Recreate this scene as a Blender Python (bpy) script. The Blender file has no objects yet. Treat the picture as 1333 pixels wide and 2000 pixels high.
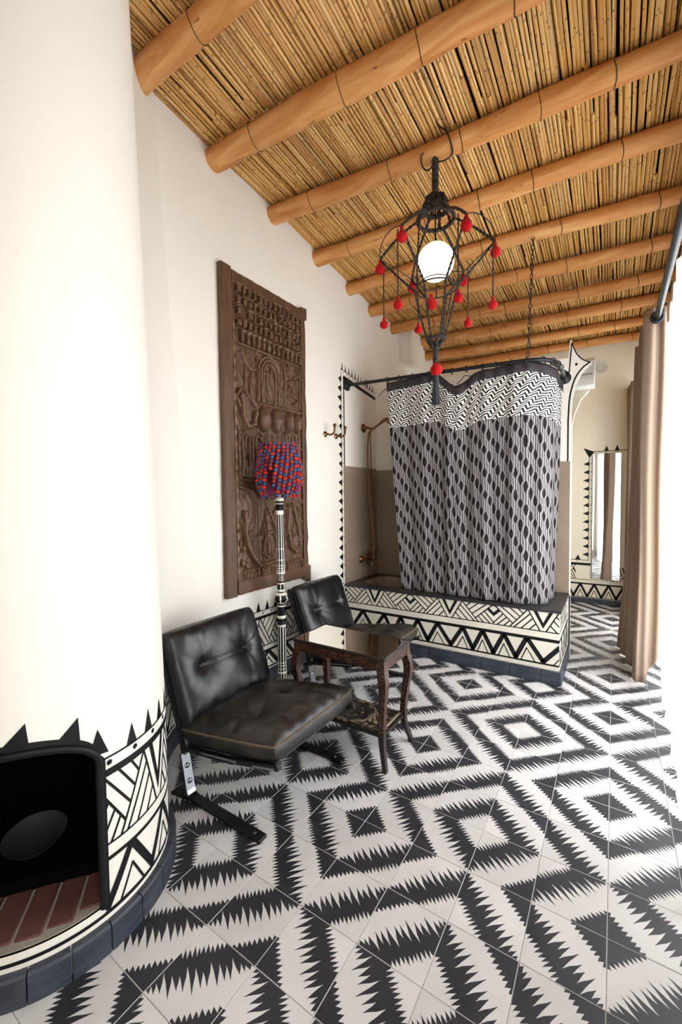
import bpy, bmesh, math, random
import numpy as np
from mathutils import Vector, Matrix

random.seed(7)
U = 0.2                      # one floor tile = 0.2 m; every length below is written in tiles
SC = bpy.context.scene
COL = SC.collection

# ------------------------------------------------------------------ camera
cam_d = bpy.data.cameras.new('camera')
cam = bpy.data.objects.new('camera', cam_d); COL.objects.link(cam)
cam_d.sensor_fit = 'VERTICAL'; cam_d.sensor_height = 36.0
cam_d.lens = 810.78 * 36.0 / 2000.0
cam_d.clip_start = 0.02; cam_d.clip_end = 100
def _rot(y, p, r):
    f = Vector((math.sin(y)*math.cos(p), math.cos(y)*math.cos(p), math.sin(p)))
    rt = Vector((math.cos(y), -math.sin(y), 0)); u = rt.cross(f)
    c, s = math.cos(r), math.sin(r)
    return c*rt + s*u, -s*rt + c*u, f
_r, _u, _f = _rot(-.5824, -.0385, -.0118)
M = Matrix((_r, _u, -_f)).transposed().to_4x4()
M.translation = Vector((4.0129, -6.8297, 6.384)) * U
cam.matrix_world = M
SC.camera = cam

# ------------------------------------------------------------------ daylight and exposure
SC.view_settings.view_transform = 'Standard'
SC.view_settings.look = 'None'
SC.view_settings.gamma = 1.0
SC.view_settings.use_curve_mapping = False
SC.view_settings.exposure = 0.0
world = bpy.data.worlds.new('daylight'); SC.world = world
world.use_nodes = True
_bg = world.node_tree.nodes['Background']
_bg.inputs['Color'].default_value = (0.93, 0.965, 1.0, 1)
_bg.inputs['Strength'].default_value = 8.9
SC.cycles.use_denoising = True
SC.cycles.max_bounces = 10
SC.cycles.diffuse_bounces = 6
SC.cycles.transparent_max_bounces = 12
SC.cycles.caustics_reflective = False
SC.cycles.caustics_refractive = False
SC.cycles.sample_clamp_indirect = 8.0
def portal(name, loc, sx, sy, rot):
    d = bpy.data.lights.new(name, 'AREA'); d.shape = 'RECTANGLE'; d.size = sx*U; d.size_y = sy*U
    d.cycles.is_portal = True
    o = bpy.data.objects.new(name, d); COL.objects.link(o)
    o.location = Vector(loc)*U; o.rotation_euler = rot
# the three openings of the window wall (x = 5.9) let the sky in
OPEN = [(-8.8, -5.6), (0.8, 14.0), (15.2, 19.8)]
for i, (a, b) in enumerate(OPEN):
    portal('window_daylight', (6.75, (a+b)/2, 6.2), 12.2, b-a, (0, math.radians(90), 0))

# ------------------------------------------------------------------ helpers
def V3(*a): return Vector(a)

class MB:
    """collects vertices and faces (in tiles) for ONE mesh object"""
    def __init__(s): s.v = []; s.f = []; s.m = []
    def add(s, verts, faces, mat=0):
        n = len(s.v)
        s.v.extend([tuple(p) for p in verts])
        for i, f in enumerate(faces):
            s.f.append(tuple(n+k for k in f)); s.m.append(mat if isinstance(mat, int) else mat[i])
        return s
    def box(s, x0, x1, y0, y1, z0, z1, mat=0):
        v = [(x, y, z) for z in (z0, z1) for y in (y0, y1) for x in (x0, x1)]
        return s.add(v, [(0,2,3,1),(4,5,7,6),(0,1,5,4),(2,6,7,3),(0,4,6,2),(1,3,7,5)], mat)
    def obox(s, c, ax, ay, az, mat=0):
        c = Vector(c); ax, ay, az = Vector(ax), Vector(ay), Vector(az)
        v = [c + i*ax + j*ay + k*az for k in (-1,1) for j in (-1,1) for i in (-1,1)]
        return s.add(v, [(0,2,3,1),(4,5,7,6),(0,1,5,4),(2,6,7,3),(0,4,6,2),(1,3,7,5)], mat)
    def grid(s, P, mat=0, closeu=False, closev=False):
        """P[i][j] points"""
        nu, nv = len(P), len(P[0]); n = len(s.v)
        for r in P: s.v.extend([tuple(p) for p in r])
        for i in range(nu if closeu else nu-1):
            for j in range(nv if closev else nv-1):
                a, b = i, (i+1) % nu; c, d = j, (j+1) % nv
                s.f.append((n+a*nv+c, n+b*nv+c, n+b*nv+d, n+a*nv+d))
                s.m.append(mat if isinstance(mat, int) else mat(i, j))
        return s
    def tube(s, path, r, n=8, mat=0, closed=False, caps=True, twist=0.0, flat=None):
        path = [Vector(p) for p in path]; k = len(path)
        rs = r if isinstance(r, (list, tuple)) else [r]*k
        up = None; rings = []
        for i, p in enumerate(path):
            a = path[i-1] if (i > 0 or closed) else p
            b = path[(i+1) % k] if (i < k-1 or closed) else p
            t = (b-a).normalized()
            if up is None:
                up = Vector((0,0,1)) if abs(t.z) < .9 else Vector((1,0,0))
            e1 = (up - t*up.dot(t))
            if e1.length < 1e-6: e1 = t.orthogonal()
            e1.normalize(); e2 = t.cross(e1); up = e1
            ring = []
            for j in range(n):
                an = 2*math.pi*j/n + twist*i
                rr = rs[i] * (1.0 if flat is None else (1 + flat*math.cos(2*(an-twist*i)+2*twist*i*0)))
                ring.append(p + e1*math.cos(an)*rr + e2*math.sin(an)*rr)
            rings.append(ring)
        n0 = len(s.v)
        s.grid(rings, mat, closeu=closed, closev=True)
        if caps and not closed:
            s.f.append(tuple(n0+j for j in range(n))[::-1]); s.m.append(mat)
            s.f.append(tuple(n0+(k-1)*n+j for j in range(n))); s.m.append(mat)
        return s
    def rope(s, path, r, mat=0, pitch=.12, strands=2, n=5):
        """a twisted rope: strands wound round the path"""
        pts = resample(path, pitch/4.0)
        for q in range(strands):
            out = []; up = None
            for i, p in enumerate(pts):
                t = (pts[min(i+1, len(pts)-1)] - pts[max(i-1, 0)]).normalized()
                if up is None: up = Vector((0,0,1)) if abs(t.z) < .9 else Vector((1,0,0))
                e1 = (up - t*up.dot(t)).normalized(); e2 = t.cross(e1); up = e1
                a = 2*math.pi*(i/4.0*.5 + q/strands)
                out.append(p + (e1*math.cos(a)+e2*math.sin(a))*r*.55)
            s.tube(out, r*.62, n, mat)
        return s
    def lathe(s, prof, c=(0,0,0), n=24, mat=0, axis=None):
        """prof: (r, z); mat may be f(i, j)"""
        c = Vector(c)
        if axis is None: e1, e2, e3 = V3(1,0,0), V3(0,1,0), V3(0,0,1)
        else:
            e3 = Vector(axis).normalized(); e1 = e3.orthogonal().normalized(); e2 = e3.cross(e1)
        P = [[c + e1*r*math.cos(2*math.pi*j/n) + e2*r*math.sin(2*math.pi*j/n) + e3*z for j in range(n)] for r, z in prof]
        n0 = len(s.v)
        s.grid(P, mat, closev=True)
        m0 = mat if isinstance(mat, int) else 0
        if prof[0][0] > 1e-5: s.f.append(tuple(n0+j for j in range(n))[::-1]); s.m.append(m0)
        if prof[-1][0] > 1e-5: s.f.append(tuple(n0+(len(prof)-1)*n+j for j in range(n))); s.m.append(m0)
        return s
    def ball(s, c, r, n=12, mat=0, sz=1.0):
        prof = [(max(r*math.sin(math.pi*i/(n//2+2)), 1e-6), -r*sz*math.cos(math.pi*i/(n//2+2))) for i in range(n//2+3)]
        return s.lathe(prof, c, n, mat)
    def prism(s, poly, h0, h1, axis, mat=0):
        """poly of 2-D points extruded along axis 'x','y','z' from h0 to h1"""
        def P(a, b, h):
            return {'x': (h, a, b), 'y': (a, h, b), 'z': (a, b, h)}[axis]
        n = len(poly)
        v = [P(a, b, h0) for a, b in poly] + [P(a, b, h1) for a, b in poly]
        f = [tuple(range(n)), tuple(range(2*n-1, n-1, -1))] + [(i, i+n, (i+1) % n + n, (i+1) % n) for i in range(n)]
        return s.add(v, f, mat)
    def mesh(s, name, mats, bevel=None, smooth=40, org=(0,0,0), wrapfix=True):
        me = bpy.data.meshes.new(name)
        o = Vector(org)
        me.from_pydata([((p[0]-o.x)*U, (p[1]-o.y)*U, (p[2]-o.z)*U) for p in s.v], [], s.f)
        for m in mats: me.materials.append(m)
        me.polygons.foreach_set('material_index', s.m)
        if wrapfix or bevel:
            bm = bmesh.new(); bm.from_mesh(me)
            if wrapfix: bmesh.ops.recalc_face_normals(bm, faces=bm.faces)
            if bevel:
                bmesh.ops.bevel(bm, geom=bm.edges[:], offset=bevel*U, segments=1, profile=.5, affect='EDGES', clamp_overlap=True)
            bm.to_mesh(me); bm.free()
        if smooth:
            me.polygons.foreach_set('use_smooth', [True]*len(me.polygons))
            me.set_sharp_from_angle(angle=math.radians(smooth))
        me.update()
        return me
    def build(s, name, mats, parent=None, loc=None, **kw):
        """loc: world origin (tiles) of a top-level object; children take their parent's frame"""
        if not isinstance(mats, (list, tuple)): mats = [mats]
        org = loc if loc is not None else (wloc(parent) if parent else (0,0,0))
        me = s.mesh(name, mats, org=org, **kw)
        return place(name, me, parent, loc)

def wloc(o):
    p = Vector((0,0,0))
    while o is not None: p = p + o.location; o = o.parent
    return p / U

def place(name, me, parent=None, loc=None, world=None):
    o = bpy.data.objects.new(name, me); COL.objects.link(o)
    if parent is not None: o.parent = parent
    if loc is not None:
        L = Vector(loc)*U
        o.location = L - (wloc(parent)*U if parent is not None else Vector((0,0,0)))
    return o

def tag(o, label=None, cat=None, group=None, kind=None):
    if label: o['label'] = label
    if cat: o['category'] = cat
    if group: o['group'] = group
    if kind: o['kind'] = kind
    return o
def thing(name, label, cat, loc, group=None):
    o = bpy.data.objects.new(name, None); COL.objects.link(o)
    o.location = Vector(loc)*U; o.empty_display_size = .05
    return tag(o, label, cat, group)
def copy_tree(o, parent=None):
    c = o.copy(); COL.objects.link(c)
    if parent is not None: c.parent = parent
    for ch in [q for q in bpy.data.objects if q.parent == o]: copy_tree(ch, c)
    return c

def resample(path, d):
    path = [Vector(p) for p in path]; out = [path[0]]; 
    for a, b in zip(path, path[1:]):
        n = max(1, int(round((b-a).length/d)))
        for i in range(1, n+1): out.append(a.lerp(b, i/n))
    return out
def bez(p0, p1, p2, p3, n=12):
    p0, p1, p2, p3 = map(Vector, (p0, p1, p2, p3)); r = []
    for i in range(n+1):
        t = i/n; r.append(p0*(1-t)**3 + p1*3*t*(1-t)**2 + p2*3*t*t*(1-t) + p3*t**3)
    return r
def spline(pts, n=8):
    """Catmull-Rom through the points"""
    pts = [Vector(p) for p in pts]; out = []
    for i in range(len(pts)-1):
        a = pts[max(i-1, 0)]; b = pts[i]; c = pts[i+1]; d = pts[min(i+2, len(pts)-1)]
        for k in range(n):
            t = k/n
            out.append(.5*((2*b) + (c-a)*t + (2*a-5*b+4*c-d)*t*t + (3*b-a-3*c+d)*t**3))
    out.append(pts[-1]); return out

# ------------------------------------------------------------------ materials
def srgb(h):
    h = h.lstrip('#'); c = [int(h[i:i+2], 16)/255 for i in (0, 2, 4)]
    return tuple(x/12.92 if x <= .04045 else ((x+.055)/1.055)**2.4 for x in c)
class NT:
    def __init__(s, name):
        s.m = bpy.data.materials.new(name); s.m.use_nodes = True
        s.t = s.m.node_tree; s.n = s.t.nodes; s.l = s.t.links
        s.b = s.n['Principled BSDF']
    def node(s, typ, **kw):
        x = s.n.new(typ)
        for k, v in kw.items(): setattr(x, k, v)
        return x
    def link(s, a, b): s.l.new(a, b)
    def math(s, op, a, b=None, c=None):
        x = s.n.new('ShaderNodeMath'); x.operation = op
        for i, q in enumerate((a, b, c)):
            if q is None: continue
            if isinstance(q, (int, float)): x.inputs[i].default_value = q
            else: s.l.new(q, x.inputs[i])
        return x.outputs[0]
    def coord(s, kind='Object', scale=(1,1,1)):
        tc = s.n.new('ShaderNodeTexCoord'); mp = s.n.new('ShaderNodeMapping')
        mp.inputs['Scale'].default_value = scale
        s.l.new(tc.outputs[kind], mp.inputs['Vector']); return mp.outputs['Vector']
    def noise(s, vec, scale=5, detail=4, rough=.55, dist=0):
        x = s.n.new('ShaderNodeTexNoise'); x.inputs['Scale'].default_value = scale
        x.inputs['Detail'].default_value = detail; x.inputs['Roughness'].default_value = rough
        x.inputs['Distortion'].default_value = dist
        if vec is not None: s.l.new(vec, x.inputs['Vector'])
        return x.outputs['Fac']
    def ramp(s, fac, stops):
        x = s.n.new('ShaderNodeValToRGB'); e = x.color_ramp.elements
        while len(e) < len(stops): e.new(.5)
        for i, (p, c) in enumerate(stops): e[i].position = p; e[i].color = (*c, 1) if len(c) == 3 else c
        s.l.new(fac, x.inputs['Fac']); return x.outputs['Color']
    def mix(s, fac, a, b):
        x = s.n.new('ShaderNodeMix'); x.data_type = 'RGBA'
        for sock, q in ((x.inputs[0], fac), (x.inputs[6], a), (x.inputs[7], b)):
            if isinstance(q, (int, float)): sock.default_value = q
            elif isinstance(q, tuple): sock.default_value = (*q, 1) if len(q) == 3 else q
            else: s.l.new(q, sock)
        return x.outputs[2]
    def bump(s, h, strength=.2, dist=.005):
        x = s.n.new('ShaderNodeBump'); x.inputs['Strength'].default_value = strength
        x.inputs['Distance'].default_value = dist
        s.l.new(h, x.inputs['Height']); s.l.new(x.outputs[0], s.b.inputs['Normal'])
    def set(s, color=None, rough=None, metal=None, spec=None):
        for k, v in (('Base Color', color), ('Roughness', rough), ('Metallic', metal), ('Specular IOR Level', spec)):
            if v is None: continue
            if isinstance(v, (int, float)): s.b.inputs[k].default_value = v
            elif isinstance(v, tuple): s.b.inputs[k].default_value = (*v, 1)
            else: s.l.new(v, s.b.inputs[k])
        return s
def simple(name, col, rough=.5, metal=0., vary=.12, nscale=6, bump=0, bscale=60, spec=.5, stretch=(1,1,1), bdist=.003):
    t = NT(name); v = t.coord('Object', stretch)
    f = t.noise(v, nscale, 5)
    lo = tuple(max(0, c*(1-vary)) for c in col); hi = tuple(min(1, c*(1+vary)) for c in col)
    t.set(t.ramp(f, [(.3, lo), (.7, hi)]), rough, metal, spec)
    if bump: t.bump(t.noise(v, bscale, 4), bump, bdist)
    return t.m

PLASTER = simple('plaster', srgb('#E6E0D5'), .62, vary=.02, nscale=1.6, bump=.10, bscale=7, spec=.25, bdist=.004)
PLASTER_CREAM = simple('plaster_cream', srgb('#E2D8C2'), .6, vary=.03, nscale=2, bump=.08, bscale=8, spec=.25)
PAINT_WHITE = simple('painted_white', srgb('#E6E1D3'), .5, vary=.04, nscale=9, bump=.05, bscale=30)
CREAM = simple('painted_cream', srgb('#D6CFC0'), .42, vary=.05, nscale=5, bump=.05, bscale=20)
BLACK = simple('painted_black', srgb('#0F0F12'), .55, vary=.3, nscale=12, spec=.25)
DECK = simple('dark_tadelakt', srgb('#2C2B2E'), .33, vary=.12, nscale=5, bump=.05, bscale=14)
WAINS = simple('beige_tadelakt', srgb('#8C7A68'), .35, vary=.12, nscale=3, bump=.06, bscale=10)
CHROME = simple('chrome', (.26, .27, .29), .3, 1.0, vary=.03)
BLACKMETAL = simple('black_iron', srgb('#26282B'), .4, .6, vary=.15)
BRONZE = simple('bronze', srgb('#6E4A2E'), .34, .9, vary=.2, nscale=20)
ROPE = simple('black_rope', srgb('#2A211B'), .75, vary=.3, nscale=40)
TASSEL = simple('black_tassel', srgb('#20262A'), .7, vary=.3, nscale=60)
WIRE = simple('dark_wire', srgb('#2B211C'), .5, .3, vary=.2)
SOOT = simple('soot', srgb('#060505'), .95, vary=.4, nscale=8, bump=.2, bscale=20, spec=.05)
BRICK = simple('red_brick', srgb('#58322A'), .8, vary=.22, nscale=14, bump=.3, bscale=50)
MORTAR = simple('mortar', srgb('#8F8478'), .9, vary=.12, nscale=30)
DRAPE = simple('brown_linen', srgb('#8A7666'), .8, vary=.06, nscale=90, bump=.25, bscale=420, spec=.2, bdist=.0008)
PLASTIC = simple('white_plastic', srgb('#DADAD4'), .4, vary=.02)
GROUT = simple('grout', srgb('#7C766D'), .85, vary=.15, nscale=20)
GREYDISH = simple('grey_metal_dish', srgb('#2B2E2B'), .6, .1, vary=.2, nscale=9)

def leather(name, c0, c1, rough, wear):
    t = NT(name); v = t.coord('Object')
    f = t.noise(v, 7, 7, .68, .5)
    t.set(t.ramp(f, [(.42, c0), (.75, c1)]), t.ramp(t.noise(v, 16, 3), [(.3, (rough*.8,)*3), (.7, (rough*1.25,)*3)]), 0, .5)
    vo = t.node('ShaderNodeTexVoronoi'); vo.inputs['Scale'].default_value = 260; t.link(v, vo.inputs['Vector'])
    h = t.math('ADD', t.math('MULTIPLY', vo.outputs['Distance'], .25), t.math('MULTIPLY', t.noise(v, 22, 6, .7, 1.0), wear))
    t.bump(h, .22, .0015)
    return t.m
LEATHER = leather('black_leather', srgb('#0A0B0E'), srgb('#141519'), .36, .3)
WORN = leather('worn_leather', srgb('#14110F'), srgb('#37302A'), .40, 1.3)

PIPING = simple('tan_piping', srgb('#5E5040'), .5, vary=.3, nscale=30)
def tile_mat(name, c, stain):
    t = NT(name); oi = t.node('ShaderNodeObjectInfo')
    v = t.coord('Object'); vm = t.node('ShaderNodeVectorMath'); vm.operation = 'ADD'
    t.link(v, vm.inputs[0]); t.link(oi.outputs['Location'], vm.inputs[1])
    f = t.noise(vm.outputs[0], 6, 5, .6)
    base = t.ramp(f, [(.3, tuple(x*(1-stain) for x in c)), (.72, tuple(min(1, x*(1+stain)) for x in c))])
    k = t.math('MULTIPLY_ADD', oi.outputs['Random'], .14, .90)
    mx = t.node('ShaderNodeMix'); mx.data_type = 'RGBA'; mx.blend_type = 'MULTIPLY'; mx.inputs[0].default_value = 1
    t.link(base, mx.inputs[6]); cc = t.node('ShaderNodeCombineColor')
    for i in range(3): t.link(k, cc.inputs[i])
    t.link(cc.outputs[0], mx.inputs[7])
    t.set(mx.outputs[2], t.ramp(f, [(.3, (.38,)*3), (.7, (.54,)*3)]), 0, .35)
    t.bump(t.noise(vm.outputs[0], 25, 4), .06, .002)
    return t.m
TILE_B = tile_mat('cement_tile_black', srgb('#2A2A30'), .18)
TILE_W = tile_mat('cement_tile_white', srgb('#CAC6C4'), .06)
def slate():
    t = NT('slate_blue_tile'); oi = t.node('ShaderNodeObjectInfo')
    v = t.coord('Object', (2, 2, 14)); vm = t.node('ShaderNodeVectorMath'); vm.operation = 'ADD'
    t.link(v, vm.inputs[0]); t.link(oi.outputs['Location'], vm.inputs[1])
    t.set(t.ramp(t.noise(vm.outputs[0], 3, 6, .6, .6), [(.3, srgb('#1E222B')), (.72, srgb('#3C434F'))]), .5)
    return t.m
SLATE = slate()

def reed():
    t = NT('reed'); g = t.node('ShaderNodeNewGeometry'); r = g.outputs['Random Per Island']
    c = t.ramp(r, [(0, srgb('#A8743A')), (.2, srgb('#C8934E')), (.6, srgb('#DDAA62')), (.92, srgb('#E8BE7C')), (1, srgb('#B0946C'))])
    v = t.coord('Object', (60, 3, 60))
    f = t.noise(v, 1.5, 5, .65)
    c = t.mix(t.math('MULTIPLY', f, .55), c, srgb('#8E6430'))
    # nodes of the cane: a thin darker ring now and then along y, shifted per reed
    sx = t.node('ShaderNodeSeparateXYZ'); t.link(t.coord('Object'), sx.inputs[0])
    ph = t.math('FRACT', t.math('ADD', t.math('MULTIPLY', sx.outputs[1], 4.3), t.math('MULTIPLY', r, 17.0)))
    ring = t.math('LESS_THAN', ph, .045)
    c = t.mix(t.math('MULTIPLY', ring, .6), c, srgb('#5E3E1C'))
    t.set(c, .5, 0, .35)
    return t.m
REED = reed()
def beamwood():
    t = NT('beam_wood'); oi = t.node('ShaderNodeObjectInfo')
    v = t.coord('Object', (1.3, 9, 9)); vm = t.node('ShaderNodeVectorMath'); vm.operation = 'ADD'
    t.link(v, vm.inputs[0]); t.link(oi.outputs['Location'], vm.inputs[1])
    f = t.noise(vm.outputs[0], 1.5, 6, .6, 1.2)
    c = t.ramp(f, [(.25, srgb('#A86A34')), (.48, srgb('#C4864C')), (.62, srgb('#D29C62')), (.8, srgb('#D6B082'))])
    v2 = t.coord('Object', (3, 9, 9)); f2 = t.noise(v2, 4, 2)
    c = t.mix(t.math('MULTIPLY', t.math('GREATER_THAN', f2, .71), .7), c, srgb('#6E3A1A'))
    t.set(c, .55, 0, .3); t.bump(f, .25, .006)
    return t.m
BEAM = beamwood()
def carved(name, worn):
    t = NT(name); v = t.coord('Object', (9, 9, 1.6))
    f = t.noise(v, 3, 7, .65, .8); f2 = t.noise(t.coord('Object'), 4, 4)
    c = t.ramp(f, [(.25, srgb('#2F2119')), (.5, srgb('#4F3826')), (.75, srgb('#6B4F38'))])
    c = t.mix(t.math('MULTIPLY', f2, .55), c, srgb('#5B3A2A'))
    g = t.node('ShaderNodeNewGeometry')                  # rubbed, paler edges of old carving
    c = t.mix(t.ramp(g.outputs['Pointiness'], [(.50, (0, 0, 0)), (.60, (worn,)*3)]), c, srgb('#8E6E50'))
    t.set(c, .5, 0, .4); t.bump(f, .4, .004)
    return t.m
CARVED = carved('carved_wood', .62)
CARVED_FRAME = carved('carved_frame_wood', .06)
def marquetry():
    t = NT('marquetry'); v = t.coord('Object', (1, 1, 1.9))
    vo = t.node('ShaderNodeTexVoronoi'); vo.inputs['Scale'].default_value = 95; t.link(v, vo.inputs['Vector'])
    n = t.noise(v, 70, 3, .6)
    k = t.math('ADD', vo.outputs['Distance'], t.math('MULTIPLY', n, .5))
    c = t.ramp(k, [(.46, srgb('#8B5334')), (.58, srgb('#6A3C26')), (.62, srgb('#241611')), (.9, srgb('#150E0C'))])
    t.set(c, .35); return t.m
MARQ = marquetry()
DARKWOOD = simple('dark_wood', srgb('#231B18'), .35, vary=.3, nscale=10, stretch=(2, 2, 10))
def shelf_mat():
    t = NT('carved_dark_shelf'); v = t.coord('Object')
    f = t.noise(v, 60, 3)
    t.set(t.ramp(f, [(.3, srgb('#0F0C0B')), (.7, srgb('#1E1815'))]), .4); return t.m
SHELF = shelf_mat()
def mirror(name, tint):
    t = NT(name); f = t.noise(t.coord('Object'), 3, 3)
    t.set(t.ramp(f, [(.3, tuple(x*.96 for x in tint)), (.7, tint)]), .015, 1.0); return t.m
MIRROR = mirror('mirror_glass', (.9, .9, .89))
TABLEGLASS = mirror('mirrored_table_glass', (.86, .82, .76))
def fuzzy(name, c):
    t = NT(name); v = t.coord('Object'); f = t.noise(v, 300, 3, .7)
    t.set(t.ramp(f, [(.3, tuple(x*.55 for x in c)), (.7, c)]), .95, 0, .1)
    t.b.inputs['Sheen Weight'].default_value = .08
    t.bump(f, .8, .004); return t.m
RED = fuzzy('red_wool', srgb('#C4141A'))
YARN_R = fuzzy('red_yarn', srgb('#CE3B2E'))
YARN_B = fuzzy('blue_yarn', srgb('#3F6591'))
YARN_M = fuzzy('mauve_yarn', srgb('#8A3A55'))
def globe():
    t = NT('glowing_alabaster'); v = t.coord('Object'); f = t.noise(v, 9, 4)
    col = t.ramp(f, [(.34, (1, .74, .38)), (.5, (1, .92, .74)), (.7, (1, .96, .86))])
    t.set((.9, .85, .75), .3); t.link(col, t.b.inputs['Emission Color']); t.b.inputs['Emission Strength'].default_value = 1.25
    return t.m
GLOBE = globe()
def sheer():
    t = NT('white_sheer'); f = t.noise(t.coord('Object', (40, 40, 1)), 3, 3)
    out = t.n['Material Output']
    tr = t.node('ShaderNodeBsdfTranslucent'); tp = t.node('ShaderNodeBsdfTransparent'); df = t.node('ShaderNodeBsdfDiffuse')
    c = t.ramp(f, [(.3, (.88, .89, .90)), (.7, (.95, .95, .95))])
    t.link(c, tr.inputs['Color']); t.link(c, df.inputs['Color'])
    m1 = t.node('ShaderNodeMixShader'); m1.inputs[0].default_value = .15
    t.link(tr.outputs[0], m1.inputs[1]); t.link(df.outputs[0], m1.inputs[2])
    m2 = t.node('ShaderNodeMixShader'); m2.inputs[0].default_value = .16
    t.link(m1.outputs[0], m2.inputs[1]); t.link(tp.outputs[0], m2.inputs[2])
    t.link(m2.outputs[0], out.inputs['Surface']); return t.m
SHEER = sheer()
def curtain_mat():
    t = NT('black_white_weave'); uv = t.node('ShaderNodeUVMap'); uv.uv_map = 'UVMap'
    sp = t.node('ShaderNodeSeparateXYZ'); t.link(uv.outputs[0], sp.inputs[0]); u, v = sp.outputs[0], sp.outputs[1]
    n = t.noise(uv.outputs[0], 2.2, 2)
    # upper zone: zigzag stripes, long rise and short drop, stepping sideways row by row
    ph = t.math('FRACT', t.math('ADD', t.math('MULTIPLY', u, 2.5), t.math('ADD', t.math('MULTIPLY', v, 1.9), t.math('MULTIPLY', n, .9))))
    tri = t.math('MINIMUM', t.math('DIVIDE', ph, .60), t.math('DIVIDE', t.math('SUBTRACT', 1.0, ph), .40))
    z1 = t.math('FRACT', t.math('ADD', t.math('MULTIPLY', v, 9.0), t.math('ADD', t.math('MULTIPLY', tri, 1.25), t.math('MULTIPLY', n, 1.2))))
    w1 = t.math('GREATER_THAN', z1, .48)
    # lower zone: upright white threads that part round dark lozenges set along falling diagonals
    colph = t.math('MULTIPLY', u, 6.3)
    ci = t.math('FLOOR', colph); cf = t.math('SUBTRACT', t.math('FRACT', colph), .5)
    lp = t.math('FRACT', t.math('SUBTRACT', t.math('MULTIPLY', v, 1.25), t.math('ADD', t.math('MULTIPLY', ci, .30), t.math('MULTIPLY', n, .40))))
    loz = t.math('MAXIMUM', 0.0, t.math('SINE', t.math('MULTIPLY', t.math('DIVIDE', lp, .50), math.pi)))
    loz = t.math('MULTIPLY', loz, t.math('LESS_THAN', lp, .50))
    dark = t.math('LESS_THAN', t.math('ABSOLUTE', cf), t.math('MULTIPLY', t.math('POWER', loz, .6), .44))
    fine = t.math('LESS_THAN', t.math('FRACT', t.math('ADD', t.math('MULTIPLY', colph, 2.0), .18)), .34)
    fine = t.math('MULTIPLY', fine, t.math('SUBTRACT', 1.0, t.math('GREATER_THAN', loz, .25)))
    w2 = t.math('SUBTRACT', 1.0, t.math('MAXIMUM', dark, fine))
    upper = t.math('LESS_THAN', v, 1.82)
    wcol = t.mix(upper, srgb('#8A8585'), srgb('#D8D3CF'))
    dcol = t.mix(upper, srgb('#1F1819'), srgb('#141214'))
    fac = t.math('ADD', t.math('MULTIPLY', upper, w1), t.math('MULTIPLY', t.math('SUBTRACT', 1.0, upper), w2))
    c = t.mix(fac, dcol, wcol)
    t.set(c, .85, 0, .15)
    t.bump(fac, .35, .003)
    return t.m
CURTAIN = curtain_mat()

# ================================================================== THE ROOM
XL, XR, YB, YF = -5.9, 5.9, 11.44, 21.0      # left wall, window wall, alcove back wall, far wall
TY, TX1, TZ = 8.46, 2.55, 2.5                # tub front, tub right end, tub deck height
def structure(o): o['kind'] = 'structure'; return o

# ---- floor: slab in grout colour and single cement tiles on it
floor = structure(MB().box(-7.5, 7.5, -11, 22, -.6, -.012).build('floor', GROUT, smooth=None))
rt = random.Random(11)
def boundary(d0, amps, lean, seed):
    """toothed line across the tile at u+v = d0, from the v=low end to the v=high end; amps = flame heights along it"""
    r = random.Random(seed); n = len(amps)
    if d0 <= 1: a, b = (d0, 0.0), (0.0, d0)
    else: a, b = (1.0, d0-1), (d0-1, 1.0)
    def P(t, disp):
        t = min(max(t, 0), 1)
        u = a[0]+(b[0]-a[0])*t + disp/2; v = a[1]+(b[1]-a[1])*t + disp/2
        return (min(max(u, 0), 1), min(max(v, 0), 1))
    ws = [.6+2.2*q+r.uniform(0, .25) for q in amps]; tot = sum(ws); t = 0; pts = [P(0, 0)]
    for i, q in enumerate(amps):
        w = ws[i]/tot; tip = t + w*(.5+lean+r.uniform(-.1, .1)); up = q*r.uniform(.45, .6)
        dn = .5*min(q, amps[min(i+1, n-1)])*r.uniform(.8, 1.3) if i < n-1 else 0
        lo = pts[-1]
        pts += [P(t+(tip-t)*.62, up*.30), P(tip-w*.02, up*.72), P(tip+w*lean*.5, up)]
        if i < n-1: pts += [P(tip+(t+w-tip)*.30, up*.35), P(tip+(t+w-tip)*.72, -dn*.35), P(t+w-w*lean*.3, -dn)]
        t += w
    pts.append(P(1, 0))
    return pts
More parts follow.
